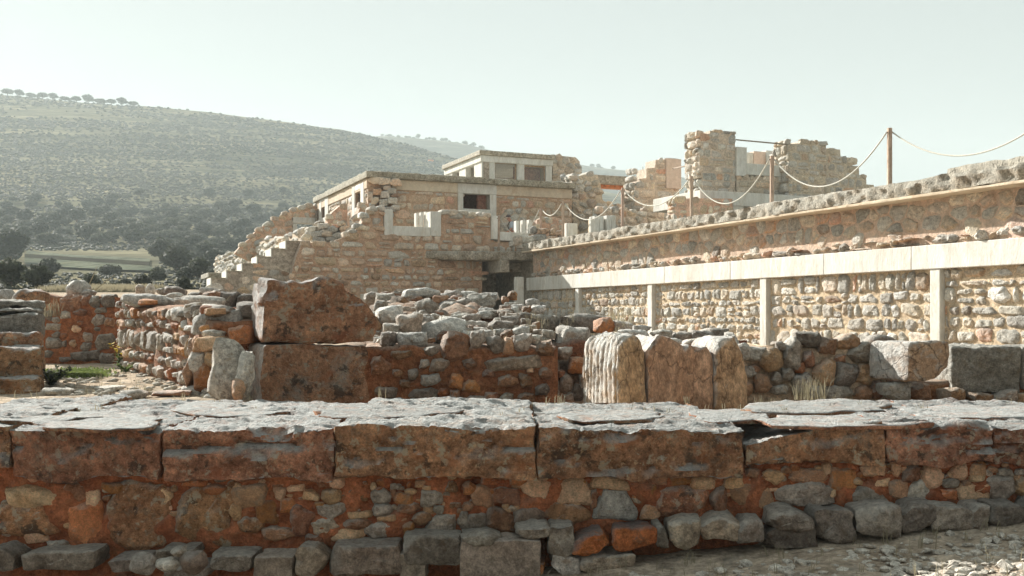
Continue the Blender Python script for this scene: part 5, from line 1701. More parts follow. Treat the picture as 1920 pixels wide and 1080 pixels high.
# ------------------------------------------------------------------ rope fence
POSTS = [(653, 404, 441, 36.6, 0), (935, 405, 468, 36.6, 0), (1014, 389, 440, 37.5, 0), (1056, 377, 452, None, 0), (1167, 352, 0, None, 0), (1297, 330, 0, None, 0), (1447, 292, 0, None, 0), (1668, 240, 0, None, 0), (2035, 150, 0, None, 0)]
PL_LAB = ['lone short rope post above the stair head', 'dark rope post standing on the canopy, leftmost of the rope line', 'short rope post in front of the ribbed white jambs', 'rope post at the far end of the retaining wall cap',
          'rope post in front of the stepped pier', 'rope post in front of the low rubble parapet', 'rope post in front of the white sill and stepped gable', 'tallest rope post, standing alone against the sky', 'rope post at the right end of the wall, beyond the frame']
tops = []
for i, (x, yt, yb, d, _) in enumerate(POSTS):
    if d is None:
        wq = -0.45
        d = RET.depth(x, wq)
        zb = 4.15
    else:
        zb = EYE + (HOR - yb) / F * d
    X = (x - 960) / F * d
    zt = EYE + (HOR - yt) / F * d
    r_ = root('rope_post', PL_LAB[i], 'post', (X, d, zb), 'rope fence posts along the terrace edge')
    lean = RT.uniform(-0.012, 0.012)
    f_ = Frame(X, d, 1, 0)
    b = MB()
    hw = 0.042
    b.quad_box([(X - hw, d - hw, zb - 0.05), (X + hw, d - hw, zb - 0.05), (X + hw, d + hw, zb - 0.05), (X - hw, d + hw, zb - 0.05),
                (X - hw + lean, d - hw, zt), (X + hw + lean, d - hw, zt), (X + hw + lean, d + hw, zt), (X - hw + lean, d + hw, zt)])
    b.build('shaft', M['wood'], r_, bevel=0.008)
    MB().fbox(f_, -hw - 0.012, hw + 0.012, zb - 0.02, zb + 0.10, -hw - 0.012, hw + 0.012).build('base', M['iron'], r_, bevel=0.005)
    MB().tube([(X - hw - 0.02, d, zt - 0.09), (X + hw + 0.02, d, zt - 0.09)], 0.018, 8).build('eyelet', M['iron'], r_, smooth=True)
    tops.append((Vector((X, d, zt - 0.09)), hw))
ROPE = [(1, 2, 440, 'rope sagging from the canopy post to the short post beyond it'), (2, 3, 404, 'short rope loop between the two far posts'), (3, 4, 412, 'rope sagging from the cap end post to the next one'), (4, 5, 386, 'rope sagging before the stepped pier'),
        (5, 6, 382, 'rope sagging before the tower pier'), (6, 7, 350, 'long rope sagging before the stepped gable'), (7, 8, 292, 'long rope sagging against the open sky at right')]
for a, b, ymin, lab in ROPE:
    p0, h0 = tops[a]
    p1, h1 = tops[b]
    p0 = p0 + Vector((h0 + 0.02, 0, 0)); p1 = p1 - Vector((h1 + 0.02, 0, 0))
    pts = []
    mid = (p0 + p1) / 2
    zlow = EYE + (HOR - ymin) / F * ((p0.y + p1.y) / 2)
    # parabola through both ends whose lowest point in the photograph is ymin
    sag = max(0.1, mid.z - zlow)
    for _ in range(12):
        lowest = max((HOR - (p0.lerp(p1, t).z - 4 * sag * t * (1 - t) - EYE) * F / p0.lerp(p1, t).y) for t in [k / 40 for k in range(41)])
        sag += (ymin - lowest) / F * mid.y * 0.9
        sag = max(0.05, sag)
    for k in range(41):
        t = k / 40
        q_ = p0.lerp(p1, t)
        pts.append((q_.x, q_.y, q_.z - 4 * sag * t * (1 - t)))
    tag(MB().tube(pts, 0.016, 8).build('rope', M['rope'], None, smooth=True), lab, 'rope', 'ropes strung between the posts')
p0 = tops[0][0] + Vector((0.06, 0, 0))
p1 = P(690, 428, 37.2)
tag(MB().tube([tuple(p0.lerp(p1, k / 16) + Vector((0, 0, -4 * 0.16 * (k / 16) * (1 - k / 16)))) for k in range(17)], 0.02, 8).build('rope', M['rope'], None, smooth=True), 'short rope from the lone stair post to the facade stones', 'rope', 'ropes strung between the posts')

# ------------------------------------------------------------------ visitor behind the parapet
pp = P(957, 0, 42.6)
pz = ZF
pr = root('person', 'visitor in a grey blue shirt and dark cap looking down behind the parapet', 'person', (pp.x, pp.y, pz))


def skin_body(name, joints, bones, mat, parent, sub=2):
    me = bpy.data.meshes.new(name)
    me.from_pydata([j[0] for j in joints], bones, [])
    o_ = bpy.data.objects.new(name, me)
    COL.objects.link(o_)
    o_.parent = parent
    me.materials.append(mat)
    sk = o_.modifiers.new('skin', 'SKIN')
    sk.use_smooth_shade = True
    if not me.skin_vertices:
        me.skin_vertices.new()
    for i, j in enumerate(joints):
        r = j[1] if isinstance(j[1], tuple) else (j[1], j[1])
        me.skin_vertices[0].data[i].radius = r
        me.skin_vertices[0].data[i].use_root = (i == 0)
    s_ = o_.modifiers.new('sub', 'SUBSURF')
    s_.levels = sub
    s_.render_levels = sub
    return o_


# facing left (-x), head bowed
J = [((0.10, 0, 0.98), (0.17, 0.13)), ((0.10, 0, 1.18), (0.165, 0.12)), ((0.09, 0, 1.38), (0.185, 0.13)), ((0.06, 0, 1.50), (0.10, 0.09)), ((-0.02, 0, 1.57), 0.06), ((-0.07, 0, 1.63), (0.09, 0.085)), ((-0.09, 0, 1.72), (0.095, 0.088)),
     ((0.07, -0.20, 1.44), 0.075), ((0.04, -0.27, 1.17), 0.055), ((-0.16, -0.20, 1.05), 0.042), ((-0.24, -0.18, 1.04), 0.04),
     ((0.07, 0.20, 1.44), 0.075), ((0.04, 0.27, 1.17), 0.055), ((-0.16, 0.20, 1.05), 0.042), ((-0.24, 0.18, 1.04), 0.04),
     ((0.10, -0.10, 0.88), 0.105), ((0.08, -0.11, 0.48), 0.072), ((0.12, -0.11, 0.09), 0.048), ((-0.06, -0.12, 0.045), 0.042),
     ((0.10, 0.10, 0.88), 0.105), ((0.08, 0.11, 0.48), 0.072), ((0.12, 0.11, 0.09), 0.048), ((-0.06, 0.12, 0.045), 0.042)]
B = [(0, 1), (1, 2), (2, 3), (3, 4), (4, 5), (5, 6), (2, 7), (7, 8), (8, 9), (9, 10), (2, 11), (11, 12), (12, 13), (13, 14), (0, 15), (15, 16), (16, 17), (17, 18), (0, 19), (19, 20), (20, 21), (21, 22)]
skin_body('body', J, B, M['skin'], pr)
JS = [((0.10, 0, 0.93), (0.185, 0.145)), ((0.10, 0, 1.18), (0.185, 0.14)), ((0.095, 0, 1.38), (0.205, 0.15)), ((0.075, 0, 1.485), (0.115, 0.105)), ((0.07, -0.20, 1.45), 0.095), ((0.04, -0.27, 1.2), 0.078), ((0.07, 0.20, 1.45), 0.095), ((0.04, 0.27, 1.2), 0.078)]
skin_body('shirt', JS, [(0, 1), (1, 2), (2, 3), (2, 4), (4, 5), (2, 6), (6, 7)], M['shirt'], pr)
JT = [((0.10, 0, 0.95), (0.185, 0.145)), ((0.10, -0.10, 0.84), 0.12), ((0.08, -0.11, 0.48), 0.088), ((0.12, -0.11, 0.12), 0.075), ((0.10, 0.10, 0.84), 0.12), ((0.08, 0.11, 0.48), 0.088), ((0.12, 0.11, 0.12), 0.075)]
skin_body('trousers', JT, [(0, 1), (1, 2), (2, 3), (0, 4), (4, 5), (5, 6)], M['trousers'], pr)
# cap with brim, nose, ear, strap, fingers
cv, cf = [], []
for j in range(7):
    for i in range(18):
        an, el = 2 * math.pi * i / 18, j / 6 * math.pi / 2
        cv.append((pp.x - 0.085 + 0.112 * math.cos(el) * math.cos(an), pp.y + 0.102 * math.cos(el) * math.sin(an), pz + 1.735 + 0.10 * math.sin(el)))
for j in range(6):
    for i in range(18):
        cf.append((j * 18 + i, j * 18 + (i + 1) % 18, (j + 1) * 18 + (i + 1) % 18, (j + 1) * 18 + i))
mk('cap', cv, cf, M['cap'], pr)
mk('cap_brim', [(pp.x - 0.17, pp.y - 0.085, pz + 1.738), (pp.x - 0.27, pp.y - 0.05, pz + 1.70), (pp.x - 0.27, pp.y + 0.05, pz + 1.70), (pp.x - 0.17, pp.y + 0.085, pz + 1.738),
                (pp.x - 0.17, pp.y - 0.085, pz + 1.748), (pp.x - 0.27, pp.y - 0.05, pz + 1.71), (pp.x - 0.27, pp.y + 0.05, pz + 1.71), (pp.x - 0.17, pp.y + 0.085, pz + 1.748)],
   [(0, 1, 2, 3), (4, 7, 6, 5), (0, 4, 5, 1), (1, 5, 6, 2), (2, 6, 7, 3), (3, 7, 4, 0)], M['cap'], pr)
MB().tube([(pp.x - 0.165, pp.y, pz + 1.69), (pp.x - 0.205, pp.y, pz + 1.655), (pp.x - 0.17, pp.y, pz + 1.645)], [0.008, 0.018, 0.012], 8).build('nose', M['skin'], pr, smooth=True)
for s_ in (-1, 1):
    MB().tube([(pp.x - 0.06, pp.y + s_ * 0.088, pz + 1.70), (pp.x - 0.055, pp.y + s_ * 0.102, pz + 1.675), (pp.x - 0.065, pp.y + s_ * 0.09, pz + 1.645)], [0.01, 0.02, 0.008], 8).build('ear', M['skin'], pr, smooth=True)
    MB().tube([(pp.x - 0.03, pp.y + s_ * 0.12, pz + 1.10), (pp.x - 0.115, pp.y + s_ * 0.13, pz + 1.35), (pp.x - 0.05, pp.y + s_ * 0.14, pz + 1.5), (pp.x + 0.10, pp.y + s_ * 0.14, pz + 1.53), (pp.x + 0.25, pp.y + s_ * 0.13, pz + 1.35)], 0.018, 6).build('strap', M['strap'], pr, smooth=True)
    for k in range(5):
        y0 = s_ * 0.18 + (k - 2) * 0.021
        l_ = (0.05, 0.08, 0.09, 0.08, 0.06)[k]
        MB().tube([(pp.x - 0.25, pp.y + y0, pz + 1.04), (pp.x - 0.25 - l_ * 0.6, pp.y + y0, pz + 1.03), (pp.x - 0.25 - l_, pp.y + y0, pz + 1.0)], [0.011, 0.010, 0.007], 7).build('finger', M['skin'], pr, smooth=True)

# ------------------------------------------------------------------ trees and scrub on the hill
RV = random.Random(77)
ORD = ['first', 'second', 'third', 'fourth', 'fifth', 'sixth', 'seventh', 'eighth', 'ninth', 'tenth', 'eleventh', 'twelfth', 'thirteenth', 'fourteenth', 'fifteenth', 'sixteenth', 'seventeenth', 'eighteenth',
       'nineteenth', 'twentieth', 'twenty-first', 'twenty-second', 'twenty-third', 'twenty-fourth', 'twenty-fifth', 'twenty-sixth']


def tri_cloud(lobes, count, size, R, up=0.3):
    v, f = [], []
    for _ in range(count):
        c, r = R.choices(lobes, [l[1][0] * l[1][2] for l in lobes])[0]
        while True:
            d = Vector((R.gauss(0, 1), R.gauss(0, 1), R.gauss(0, 1)))
            if d.length > 0.1: break
        d.normalize()
        k = R.uniform(0.72, 1.05)
        p_ = Vector((c[0] + d.x * r[0] * k, c[1] + d.y * r[1] * k, c[2] + d.z * r[2] * k))
        a = Vector((R.gauss(0, 1), R.gauss(0, 1), R.gauss(0, 0.6))).normalized()
        b_ = a.cross(d)
        if b_.length < 0.1: continue
        b_.normalize()
        s_ = size * R.uniform(0.6, 1.4)
        i = len(v)
        v += [tuple(p_ - a * s_), tuple(p_ + b_ * s_ * 0.6), tuple(p_ + a * s_), tuple(p_ - b_ * s_ * 0.6)]
        f.append((i, i + 1, i + 2, i + 3))
    return v, f


def blob(v, f, c, r, R, n=1, rough=0.25):
    base = [(0, 0, 1)] + [(0.894 * math.cos(a), 0.894 * math.sin(a), 0.447) for a in [2 * math.pi * i / 5 for i in range(5)]] + [(0.894 * math.cos(a), 0.894 * math.sin(a), -0.447) for a in [2 * math.pi * (i + 0.5) / 5 for i in range(5)]] + [(0, 0, -1)]
    F0 = [(0, 1, 2), (0, 2, 3), (0, 3, 4), (0, 4, 5), (0, 5, 1), (1, 6, 2), (2, 6, 7), (2, 7, 3), (3, 7, 8), (3, 8, 4), (4, 8, 9), (4, 9, 5), (5, 9, 10), (5, 10, 1), (1, 10, 6), (11, 7, 6), (11, 8, 7), (11, 9, 8), (11, 10, 9), (11, 6, 10)]
    i = len(v)
    for b in base:
        k = R.uniform(1 - rough, 1 + rough)
        v.append((c[0] + b[0] * r[0] * k, c[1] + b[1] * r[1] * k, c[2] + b[2] * r[2] * k))
    f += [(a + i, b + i, c_ + i) for a, b, c_ in F0]


def tree_proto(R, wide, h, trunk, leaves, size, mat):
    """crown and trunk meshes of a small olive-like tree, width about 2*wide, height h"""
    lobes = [((0, 0, trunk + (h - trunk) * 0.5), (wide * 0.75, wide * 0.75, (h - trunk) * 0.5))]
    for i in range(7):
        a = 2 * math.pi * i / 7 + R.uniform(-0.3, 0.3)
        rr = wide * R.uniform(0.3, 0.48)
        lobes.append(((math.cos(a) * wide * 0.58, math.sin(a) * wide * 0.58, trunk + (h - trunk) * R.uniform(0.3, 0.7)), (rr, rr, rr * R.uniform(0.7, 0.95))))
    v, f = tri_cloud(lobes, leaves, size, R)
    for c, r in lobes:
        blob(v, f, c, tuple(q_ * 0.78 for q_ in r), R)
    me = bpy.data.meshes.new('crown')
    me.from_pydata(v, [], f)
    me.materials.append(mat)
    b = MB()
    b.tube([(0, 0, -0.3), (0.05, 0, trunk * 0.6), (0.02, 0.05, trunk + (h - trunk) * 0.4)], [0.22, 0.15, 0.08], 7)
    b.tube([(0.05, 0, trunk * 0.6), (wide * 0.4, 0.1, trunk + (h - trunk) * 0.4)], [0.11, 0.05], 6)
    b.tube([(0.05, 0, trunk * 0.6), (-wide * 0.35, -0.2, trunk + (h - trunk) * 0.45)], [0.11, 0.05], 6)
    mt = bpy.data.meshes.new('trunk')
    mt.from_pydata(b.v, [], b.f)
    mt.materials.append(M['bark'])
    return me, mt


PROTO = [tree_proto(RV, 2.0, 3.4, 0.9, 900, 0.26, M['olive']), tree_proto(RV, 1.8, 3.8, 0.7, 1000, 0.26, M['dark_leaf']), tree_proto(RV, 2.3, 3.0, 0.5, 1000, 0.28, M['olive']), tree_proto(RV, 1.6, 3.0, 0.5, 800, 0.24, M['dark_leaf'])]


def plant_tree(p_, width, kind, label, cat, group, name, hk=1.0):
    me, mt = PROTO[kind]
    s_ = width / (2 * (2.0, 1.8, 2.3, 1.6)[kind])
    o_ = root(name, label, cat, p_, group)
    o_.rotation_euler.z = RV.uniform(0, 6.28)
    o_.scale = (s_, s_, s_ * hk)
    for nm, m_ in (('crown', me), ('trunk', mt)):
        c = bpy.data.objects.new(nm, m_)
        COL.objects.link(c)
        c.parent = o_
    return o_


for i, x in enumerate([14, 36, 58, 80, 100, 122, 143, 165, 188, 209, 229, 250]):
    d = max(range(620, 740, 4), key=lambda q_: (H((x - 960) / F * q_, q_) - EYE) / q_)       # on the skyline
    X = (x - 960) / F * d
    plant_tree((X, d, H(X, d) - 0.2), RV.uniform(7, 8.6), i % 3, ORD[i] + ' olive tree from the left in the row along the near ridge', 'tree', 'olive row on the near ridge', 'olive_tree', 0.66)
for i in range(26):
    x = 715 + i * 7.6 + RV.uniform(-3, 3)
    d = 1000 + RV.uniform(-15, 15)
    X = (x - 960) / F * d
    plant_tree((X, d, H2(X, d) - 0.5), RV.uniform(3.5, 6), i % 4, ORD[i] + ' tiny tree from the left in the row along the farther ridge', 'tree', 'tree row on the farther ridge', 'ridge_tree', 0.9)
for i, x in enumerate((1110, 1122, 1128, 1150, 1190)):
    d = 998
    X = (x - 960) / F * d
    plant_tree((X, d, H2(X, d) - 0.5), RV.uniform(3.5, 6), i % 4, ORD[i] + ' tiny tree from the left on the ridge between pavilion and tower pier', 'tree', 'tree row on the farther ridge', 'ridge_tree', 0.9)

# larger trees one can pick out near the fields
BIG = [(330, 512, 62, 'dark round tree right of the field strips, biggest of its clump'), (372, 525, 46, 'dark round tree just left of the stair foot'), (300, 490, 44, 'dark round tree at the right end of the field strips'), (170, 545, 40, 'upright dark tree behind the court wall'),
       (268, 543, 34, 'dark bush behind the small upright stones'), (20, 495, 66, 'broad dark tree at the left edge beside the fields'), (70, 545, 60, 'dark bush mass behind the squarish boulder'), (20, 540, 60, 'dark bush at the left edge behind the rounded white boulder'),
       (345, 545, 30, 'small dark bush below the stair foot'), (92, 520, 44, 'dark tree below the left end of the field strips'), (400, 505, 40, 'dark tree touching the bottom step of the stairs'), (360, 478, 40, 'dark tree above the clump right of the fields')]
for i, (x, y, w, lab) in enumerate(BIG):
    p_ = on_hill(x, y)
    if p_ is None: continue
    plant_tree(p_ - Vector((0, 0, 0.2)), w / F * p_.y, 1 if i % 3 else 3, lab, 'tree', 'trees around the field strips', 'round_tree', 1.0)
cnt = 0
tries = 0
spots = []
while cnt < 230 and tries < 5000:
    tries += 1
    x = RV.uniform(-40, 600)
    y = RV.triangular(352, 545, 455)
    if 30 < x < 305 and 462 < y < 515: continue
    if y > 515 and RV.random() < 0.6: continue
    if y < 400 and RV.random() < 0.45: continue
    if any(abs(x - a) < 15 and abs(y - b) < 6 for a, b in spots): continue
    p_ = on_hill(x, y)
    if p_ is None: continue
    spots.append((x, y))
    w = RV.uniform(22, 44) * (0.55 + 0.45 * sm(360, 460, y))
    kd = RV.choice((0, 1, 2, 3))
    zone = ('left of the fields' if x < 170 else 'above the fields' if x < 310 else 'right of the fields' if x < 420 else 'behind the stairs')
    row = 'atop the tree belt' if y < 400 else 'in the middle tree belt' if y < 450 else 'in the lower tree belt' if y < 500 else 'at the foot of the hill'
    lab = ('small ' if w < 24 else 'middling ' if w < 34 else 'large ') + ('grey green' if kd in (0, 2) else 'dark green') + ' bushy tree ' + row + ' ' + zone
    plant_tree(p_ - Vector((0, 0, 0.3)), w / F * p_.y, kd, lab, 'tree', 'bushy trees on the lower hillside', 'bushy_tree', RV.uniform(0.75, 1.0))
    cnt += 1

# low scrub: one mass
v, f = [], []
N_S = 0
while N_S < 36000:
    x = RV.uniform(-60, 1100) if RV.random() < 0.8 else RV.uniform(-500, -60)
    y = RV.uniform(175, 545)
    p_ = on_hill(x, y)
    if p_ is None or p_.y > 705: continue
    if 40 < x < 300 and 470 < y < 514: continue
    den = 0.45 + 0.9 * FR(Vector((p_.x * 0.010, p_.y * 0.004, p_.z * 0.16)), 1.0, 2.0, 4)
    if RV.random() > den + 0.15: continue
    w = RV.uniform(2.6, 7.0) * (1.0 if x > -60 else 1.35 + 1.6 * sm(360, 420, y)) * (1 + 0.5 * sm(330, 480, y)) / F * p_.y
    nb = 2 if w > 1.4 else 1
    for k in range(nb):
        ww = w * (0.5 if k == 0 else 0.35)
        blob(v, f, (p_.x + RV.uniform(-1, 1) * w * 0.35 * k, p_.y + RV.uniform(-1, 1) * w * 0.3, p_.z + ww * 0.3), (ww, ww, ww * 0.62), RV, rough=0.35)
    N_S += 1
o = mk('scrub', v, f, M['scrub'], None, (0, 0, 0), smooth=False)
tag(o, 'low grey green scrub covering the hillside', kind='stuff')

# tiny hut and tower far away
p_ = on_hill(799, 303)
if p_ is not None:
    hr = root('hut', 'tiny white hut with orange roof on the distant hillside', 'hut', p_)
    k = p_.y / F
    f_ = Frame(p_.x, p_.y, 1, 0.1)
    MB().fbox(f_, -5.5 * k, 5 * k, p_.z - 1, p_.z + 1.6 * k, -6 * k, 0).build('wall', M['plaster'], hr)
    MB().prism(side_frame(f_, 6 * k), [(-7 * k, p_.z + 1.6 * k), (1 * k, p_.z + 1.6 * k), (-3 * k, p_.z + 4.6 * k)], -9 * k, 0.5 * k).build('roof', M['terracotta'], hr)
d = 996
X = (1205 - 960) / F * d
zb = H2(X, d) - 1
tr_ = root('tower', 'tiny pale tower on the farther ridge', 'tower', (X, d, zb))
MB().tube([(X, d, zb), (X, d, zb + 5.5)], [1.0, 0.85], 12).build('shaft', M['plaster'], tr_)
MB().tube([(X, d, zb + 5.5), (X, d, zb + 6.0)], 1.15, 12).build('gallery', M['concrete'], tr_)
MB().tube([(X, d, zb + 6.0), (X, d, zb + 7.6), (X, d, zb + 8.6)], [0.65, 0.55, 0.1], 12).build('lantern', M['plaster'], tr_)

# ------------------------------------------------------------------ weeds, dry grass, gravel
def blades(base, count, h, spread, R, wid=0.006, lean=0.5):
    v, f = [], []
    for _ in range(count):
        a, r = R.uniform(0, 6.28), spread * math.sqrt(R.random())
        x, y, z = base[0] + math.cos(a) * r, base[1] + math.sin(a) * r, base[2]
        hh = h * R.uniform(0.5, 1.2)
        lx, ly = R.gauss(0, lean) * hh * 0.5, R.gauss(0, lean) * hh * 0.5
        t = R.uniform(0, 3.14)
        wx, wy = math.cos(t) * wid, math.sin(t) * wid
        i = len(v)
        v += [(x - wx, y - wy, z - 0.03), (x + wx, y + wy, z - 0.03), (x + lx * 0.4 + wx * 0.7, y + ly * 0.4 + wy * 0.7, z + hh * 0.6), (x + lx * 0.4 - wx * 0.7, y + ly * 0.4 - wy * 0.7, z + hh * 0.6), (x + lx, y + ly, z + hh)]
        f += [(i, i + 1, i + 2, i + 3), (i + 3, i + 2, i + 4)]
    return v, f


def leafy(base, stems, h, spread, leaf, R, top_from=2.0, lmat='weed', tmat='yellow_leaf', label='', name='weed'):
    """a small plant of leaning stems with paired leaves; the leaves past top_from*h are of tmat"""
    r_ = root(name, label, 'plant', base)
    sb_ = MB()
    parts = {lmat: ([], []), tmat: ([], [])}
    for _ in range(stems):
        a = R.uniform(0, 6.28)
        tip = Vector((math.cos(a) * spread, math.sin(a) * spread * 0.6, h * R.uniform(0.7, 1.1)))
        pts = [Vector(base) + Vector((tip.x * t * t, tip.y * t * t, tip.z * t)) for t in (0, 0.25, 0.5, 0.75, 1.0)]
        sb_.tube(pts, [0.008, 0.007, 0.006, 0.004, 0.002], 5)
        for k in range(13):
            t = 0.18 + 0.82 * k / 12
            c = Vector(base) + Vector((tip.x * t * t, tip.y * t * t, tip.z * t))
            v, f = parts[tmat if t > top_from else lmat]
            for s_ in (-1, 1):
                d = Vector((R.gauss(0, 1), R.gauss(0, 1), R.uniform(-0.1, 0.5)))
                d.normalize()
                l_ = leaf * R.uniform(0.7, 1.2) * (1.1 - 0.4 * t)
                n_ = d.cross(Vector((0, 0, 1))).normalized() * l_ * 0.22
                i = len(v)
                v += [tuple(c), tuple(c + d * l_ * 0.5 + n_), tuple(c + d * l_), tuple(c + d * l_ * 0.5 - n_)]
                f.append((i, i + 1, i + 2, i + 3))
    sb_.build('stem', M['weed'], r_)
    for k, (v, f) in parts.items():
        if v:
            mk('leaves', v, f, M[k], r_, None, smooth=False)
    return r_


q_ = P(226, 692, 15.6)
leafy((q_.x, q_.y, H(q_.x, q_.y)), 5, 0.36, 0.22, 0.13, RV, 0.6, label='small weed with yellow leaves at the foot of the sunlit court wall')
q_ = P(95, 720, 11.6)
leafy((q_.x, q_.y, H(q_.x, q_.y)), 14, 0.20, 0.24, 0.09, RV, label='dark leafy weed beside the stepped pier', lmat='dark_leaf')
q_ = P(88, 690, 12.6)
leafy((q_.x, q_.y, H(q_.x, q_.y)), 10, 0.18, 0.3, 0.09, RV, label='dark trailing weed in the corner behind the stepped pier', lmat='dark_leaf')
q_ = P(236, 680, 14.6)
leafy((q_.x, q_.y, H(q_.x, q_.y)), 8, 0.12, 0.14, 0.08, RV, label='low green weed under the yellow leaved one')
# carpet of green ground cover
v, f = [], []
for _ in range(1600):
    t = RV.random()
    px_, py_ = RV.gauss(150, 24), RV.gauss(703, 3.5)
    d = (EYE - 0.75) * F / (py_ - HOR)
    x, y = (px_ - 960) / F * d, d
    z = H(x, y)
    a = RV.uniform(0, 6.28)
    l_ = RV.uniform(0.02, 0.05)
    i = len(v)
    v += [(x, y, z), (x + math.cos(a) * l_, y + math.sin(a) * l_, z + 0.04), (x + math.cos(a + 1) * l_, y + math.sin(a + 1) * l_, z + 0.06)]
    f.append((i, i + 1, i + 2))
tag(mk('ground_cover', v, f, M['weed'], None, None, smooth=False), 'patch of green ground cover on the court floor', kind='stuff')
# dry grass strip beyond the court and tufts
v, f = [], []
for _ in range(6000):
    x = RV.uniform(P(85, 0, 42).x, P(262, 0, 42).x)
    y = RV.uniform(41, 45)
    z = H(x, y)
    h = RV.uniform(0.10, 0.32)
    i = len(v)
    v += [(x - 0.03, y, z - 0.05), (x + 0.03, y, z - 0.05), (x + RV.gauss(0, 0.1), y + RV.gauss(0, 0.1), z + h)]
    f.append((i, i + 1, i + 2))
tag(mk('dry_grass', v, f, M['straw'], None, None, smooth=False), 'strip of pale dry grass beyond the court walls', kind='stuff')
TUFT = [(1010, 603, 16.0, 0.2, 40, 'dry grass tuft on the long grey slab'), (1160, 608, 15.2, 0.3, 60, 'dry grass tuft among the stones right of the grey slabs'), (90, 590, 16.9, 0.3, 90, 'dry shrub tuft on the shaded court wall'), (1520, 745, 10.6, 0.24, 70, 'dry twiggy tuft at the foot of the low right wall'),
        (715, 742, 10.9, 0.12, 8, 'few dry blades before the brown rubble wall')]
for (x, y, d, h, c, lab) in TUFT:
    q_ = P(x, y, d)
    v, f = blades(q_, c, h, h * 0.7, RV, 0.004)
    tag(mk('grass_tuft', v, f, M['straw'], None, None, smooth=False), lab, 'grass tuft')
for k, (x, y, d, x2, y2, lab) in enumerate([(160, 548, 22, 182, 500, 'tall dry stalk leaning right behind the court wall'), (178, 545, 22.5, 215, 515, 'second tall dry stalk, more tilted, behind the court wall'), (400, 590, 18.8, 432, 555, 'thin dry stalk across the dark boulder row')]):
    a, b_ = P(x, y, d), P(x2, y2, d)
    tag(MB().tube([a, a.lerp(b_, 0.5) + Vector((0.02, 0, 0.03)), b_], [0.012, 0.01, 0.004], 5).build('dry_stalk', M['straw'], None), lab, 'stalk')

# dry weeds rooted in joints and on wall tops: too fine to count
v, f = [], []


def weed(x, y, z, c, h, sp):
    a, b_ = blades((x, y, z), c, h, sp, RV, 0.0035, 0.8)
    k = len(v)
    v.extend(a)
    f.extend(tuple(i + k for i in q_) for q_ in b_)


for _ in range(46):
    x, y = RV.uniform(-3.6, 4.4), RV.uniform(7.6, 9.1)
    weed(x, y, ZT0 - 0.02, RV.choice((2, 4, 7)), RV.uniform(0.03, 0.09), 0.04)
for _ in range(60):
    x, y = RV.uniform(-6.2, -2.9), RV.uniform(9.3, 15.5)
    weed(x, y, H(x, y), RV.choice((3, 6, 10)), RV.uniform(0.04, 0.12), 0.06)
for _ in range(40):
    x, y = RV.uniform(2.2, 6.5), RV.uniform(9.6, 11.4)
    weed(x, y, H(x, y), RV.choice((4, 8, 12)), RV.uniform(0.06, 0.2), 0.08)
for _ in range(40):
    q_ = P(RV.uniform(700, 1180), RV.uniform(590, 640), RV.uniform(12.2, 15))
    weed(q_.x, q_.y, q_.z, RV.choice((3, 6)), RV.uniform(0.06, 0.14), 0.06)
for _ in range(30):
    q_ = P(RV.uniform(0, 1920), 0, 6.66)
    weed(q_.x, q_.y, H(q_.x, q_.y), RV.choice((3, 5, 8)), RV.uniform(0.05, 0.12), 0.05)
tag(mk('dry_weeds', v, f, M['straw'], None, (0, 0, 0), smooth=False), 'thin dry weeds sprouting from wall tops and joints', kind='stuff')
# gravel and small stones on the path in front
v, f = [], []
for _ in range(5200):
    x = RV.uniform(-0.5, 4.2)
    y = RV.triangular(4.7, 6.7, 5.0)
    if RV.random() > 0.3 + 0.7 * sm(0.6, 2.2, x): continue
    s_ = RV.choice((0.008, 0.010, 0.012, 0.016, 0.016, 0.024, 0.036)) * RV.uniform(0.8, 1.2)
    blob(v, f, (x, y, H(x, y) + s_ * 0.25), (s_ * RV.uniform(0.9, 1.5), s_ * RV.uniform(0.9, 1.4), s_ * 0.62), RV, rough=0.32)
tag(mk('gravel', v, f, M['pebble'], None, (0, 0, 0), smooth=False), 'pale gravel and pebbles on the path in front', kind='stuff')
v, f = [], []
for _ in range(160):
    x = RV.uniform(0.5, 3.6)
    y = RV.uniform(5.2, 6.6)
    a, b_ = blades((x, y, H(x, y)), RV.choice((1, 1, 2, 4)), RV.uniform(0.05, 0.13), 0.02, RV, 0.003)
    k = len(v)
    v += a
    f += [tuple(i + k for i in q_) for q_ in b_]
tag(mk('path_grass', v, f, M['straw'], None, (0, 0, 0), smooth=False), 'thin dry grass blades sprouting from the path', kind='stuff')
v, f = [], []
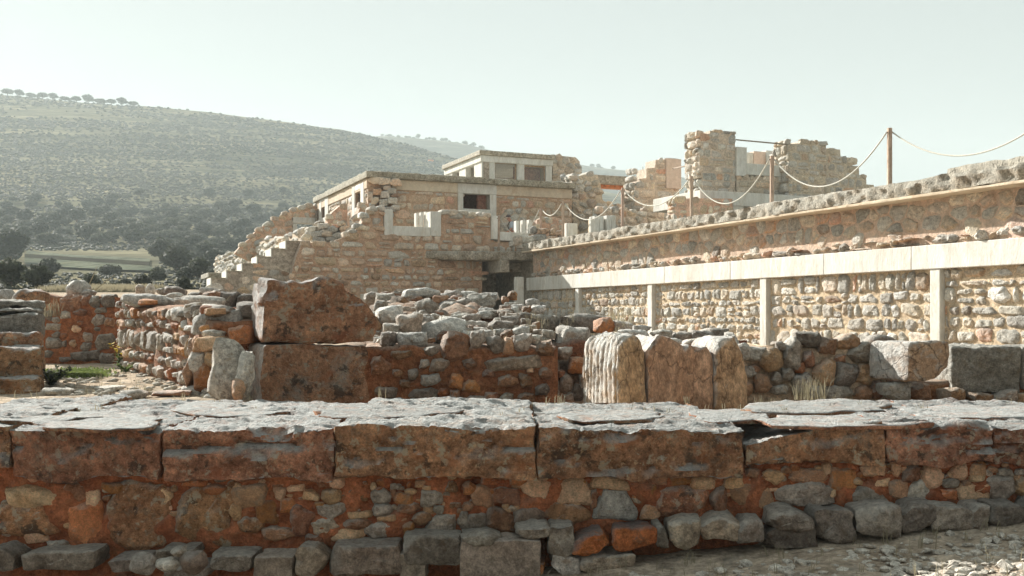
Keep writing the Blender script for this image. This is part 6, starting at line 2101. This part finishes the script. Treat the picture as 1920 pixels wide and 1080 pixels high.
for _ in range(420):     # loose chips on the court floor
    py_ = RV.uniform(690, 742)
    px_ = RV.uniform(85, 470)
    d = (EYE - 0.75) * F / (py_ - HOR)
    x, y = (px_ - 960) / F * d, d
    s_ = RV.choice((0.012, 0.02, 0.03, 0.05))
    blob(v, f, (x, y, H(x, y) + s_ * 0.2), (s_ * 1.3, s_ * 1.2, s_ * 0.6), RV, rough=0.25)
tag(mk('stone_chips', v, f, M['pebble'], None, (0, 0, 0), smooth=True), 'scattered stone chips on the court floor', kind='stuff')
for k, (x, y, w, h, d, m_, lab) in enumerate([(246, 741, 48, 18, 10.2, 'grey', 'rounded grey stone on the court floor behind the near wall'), (315, 738, 84, 12, 10.3, 'brown', 'flat brown slab on the court floor behind the near wall'), (105, 735, 50, 16, 10.5, 'lightgrey', 'flat pale stone on the court floor by the pier'),
                                              (200, 728, 60, 8, 11.2, 'lightgrey', 'thin pale slab lying in the middle of the court floor'), (408, 742, 50, 10, 10.2, 'white', 'flat white stone on the court floor before the pale rocks')]):
    o = px_stone(Frame(0, d, 1, 0), x, y, w, h, M[m_], None, name='floor_stone', R=RV, square=3, out=0.08, inn=0.25, n=30, p=2.4, amp=0.012, sides=4, back=0.7, tilt=0)
    tag(o, lab, 'stone')

# ------------------------------------------------------------------ haze: the air between here and the hills
hz = mk('haze', [(-1500, -60, -4), (1900, -60, -4), (1900, 1175, -4), (-1500, 1175, -4), (-1500, -60, 206), (1900, -60, 206), (1900, 1175, 206), (-1500, 1175, 206)],
        [(0, 3, 2, 1), (4, 5, 6, 7), (0, 1, 5, 4), (1, 2, 6, 5), (2, 3, 7, 6), (3, 0, 4, 7)], None, None, (0, 0, 0), smooth=False)
hm = bpy.data.materials.new('haze')
hm.use_nodes = True
hm.node_tree.nodes.clear()
ho = hm.node_tree.nodes.new('ShaderNodeOutputMaterial')
hv = hm.node_tree.nodes.new('ShaderNodeVolumePrincipled')
hv.inputs['Color'].default_value = (0.86, 0.97, 0.98, 1)
hv.inputs['Density'].default_value = 0.00042
hv.inputs['Anisotropy'].default_value = 0.15
hm.node_tree.links.new(hv.outputs[0], ho.inputs['Volume'])
hz.data.materials.append(hm)
tag(hz, 'thin pale haze filling the air', kind='stuff')
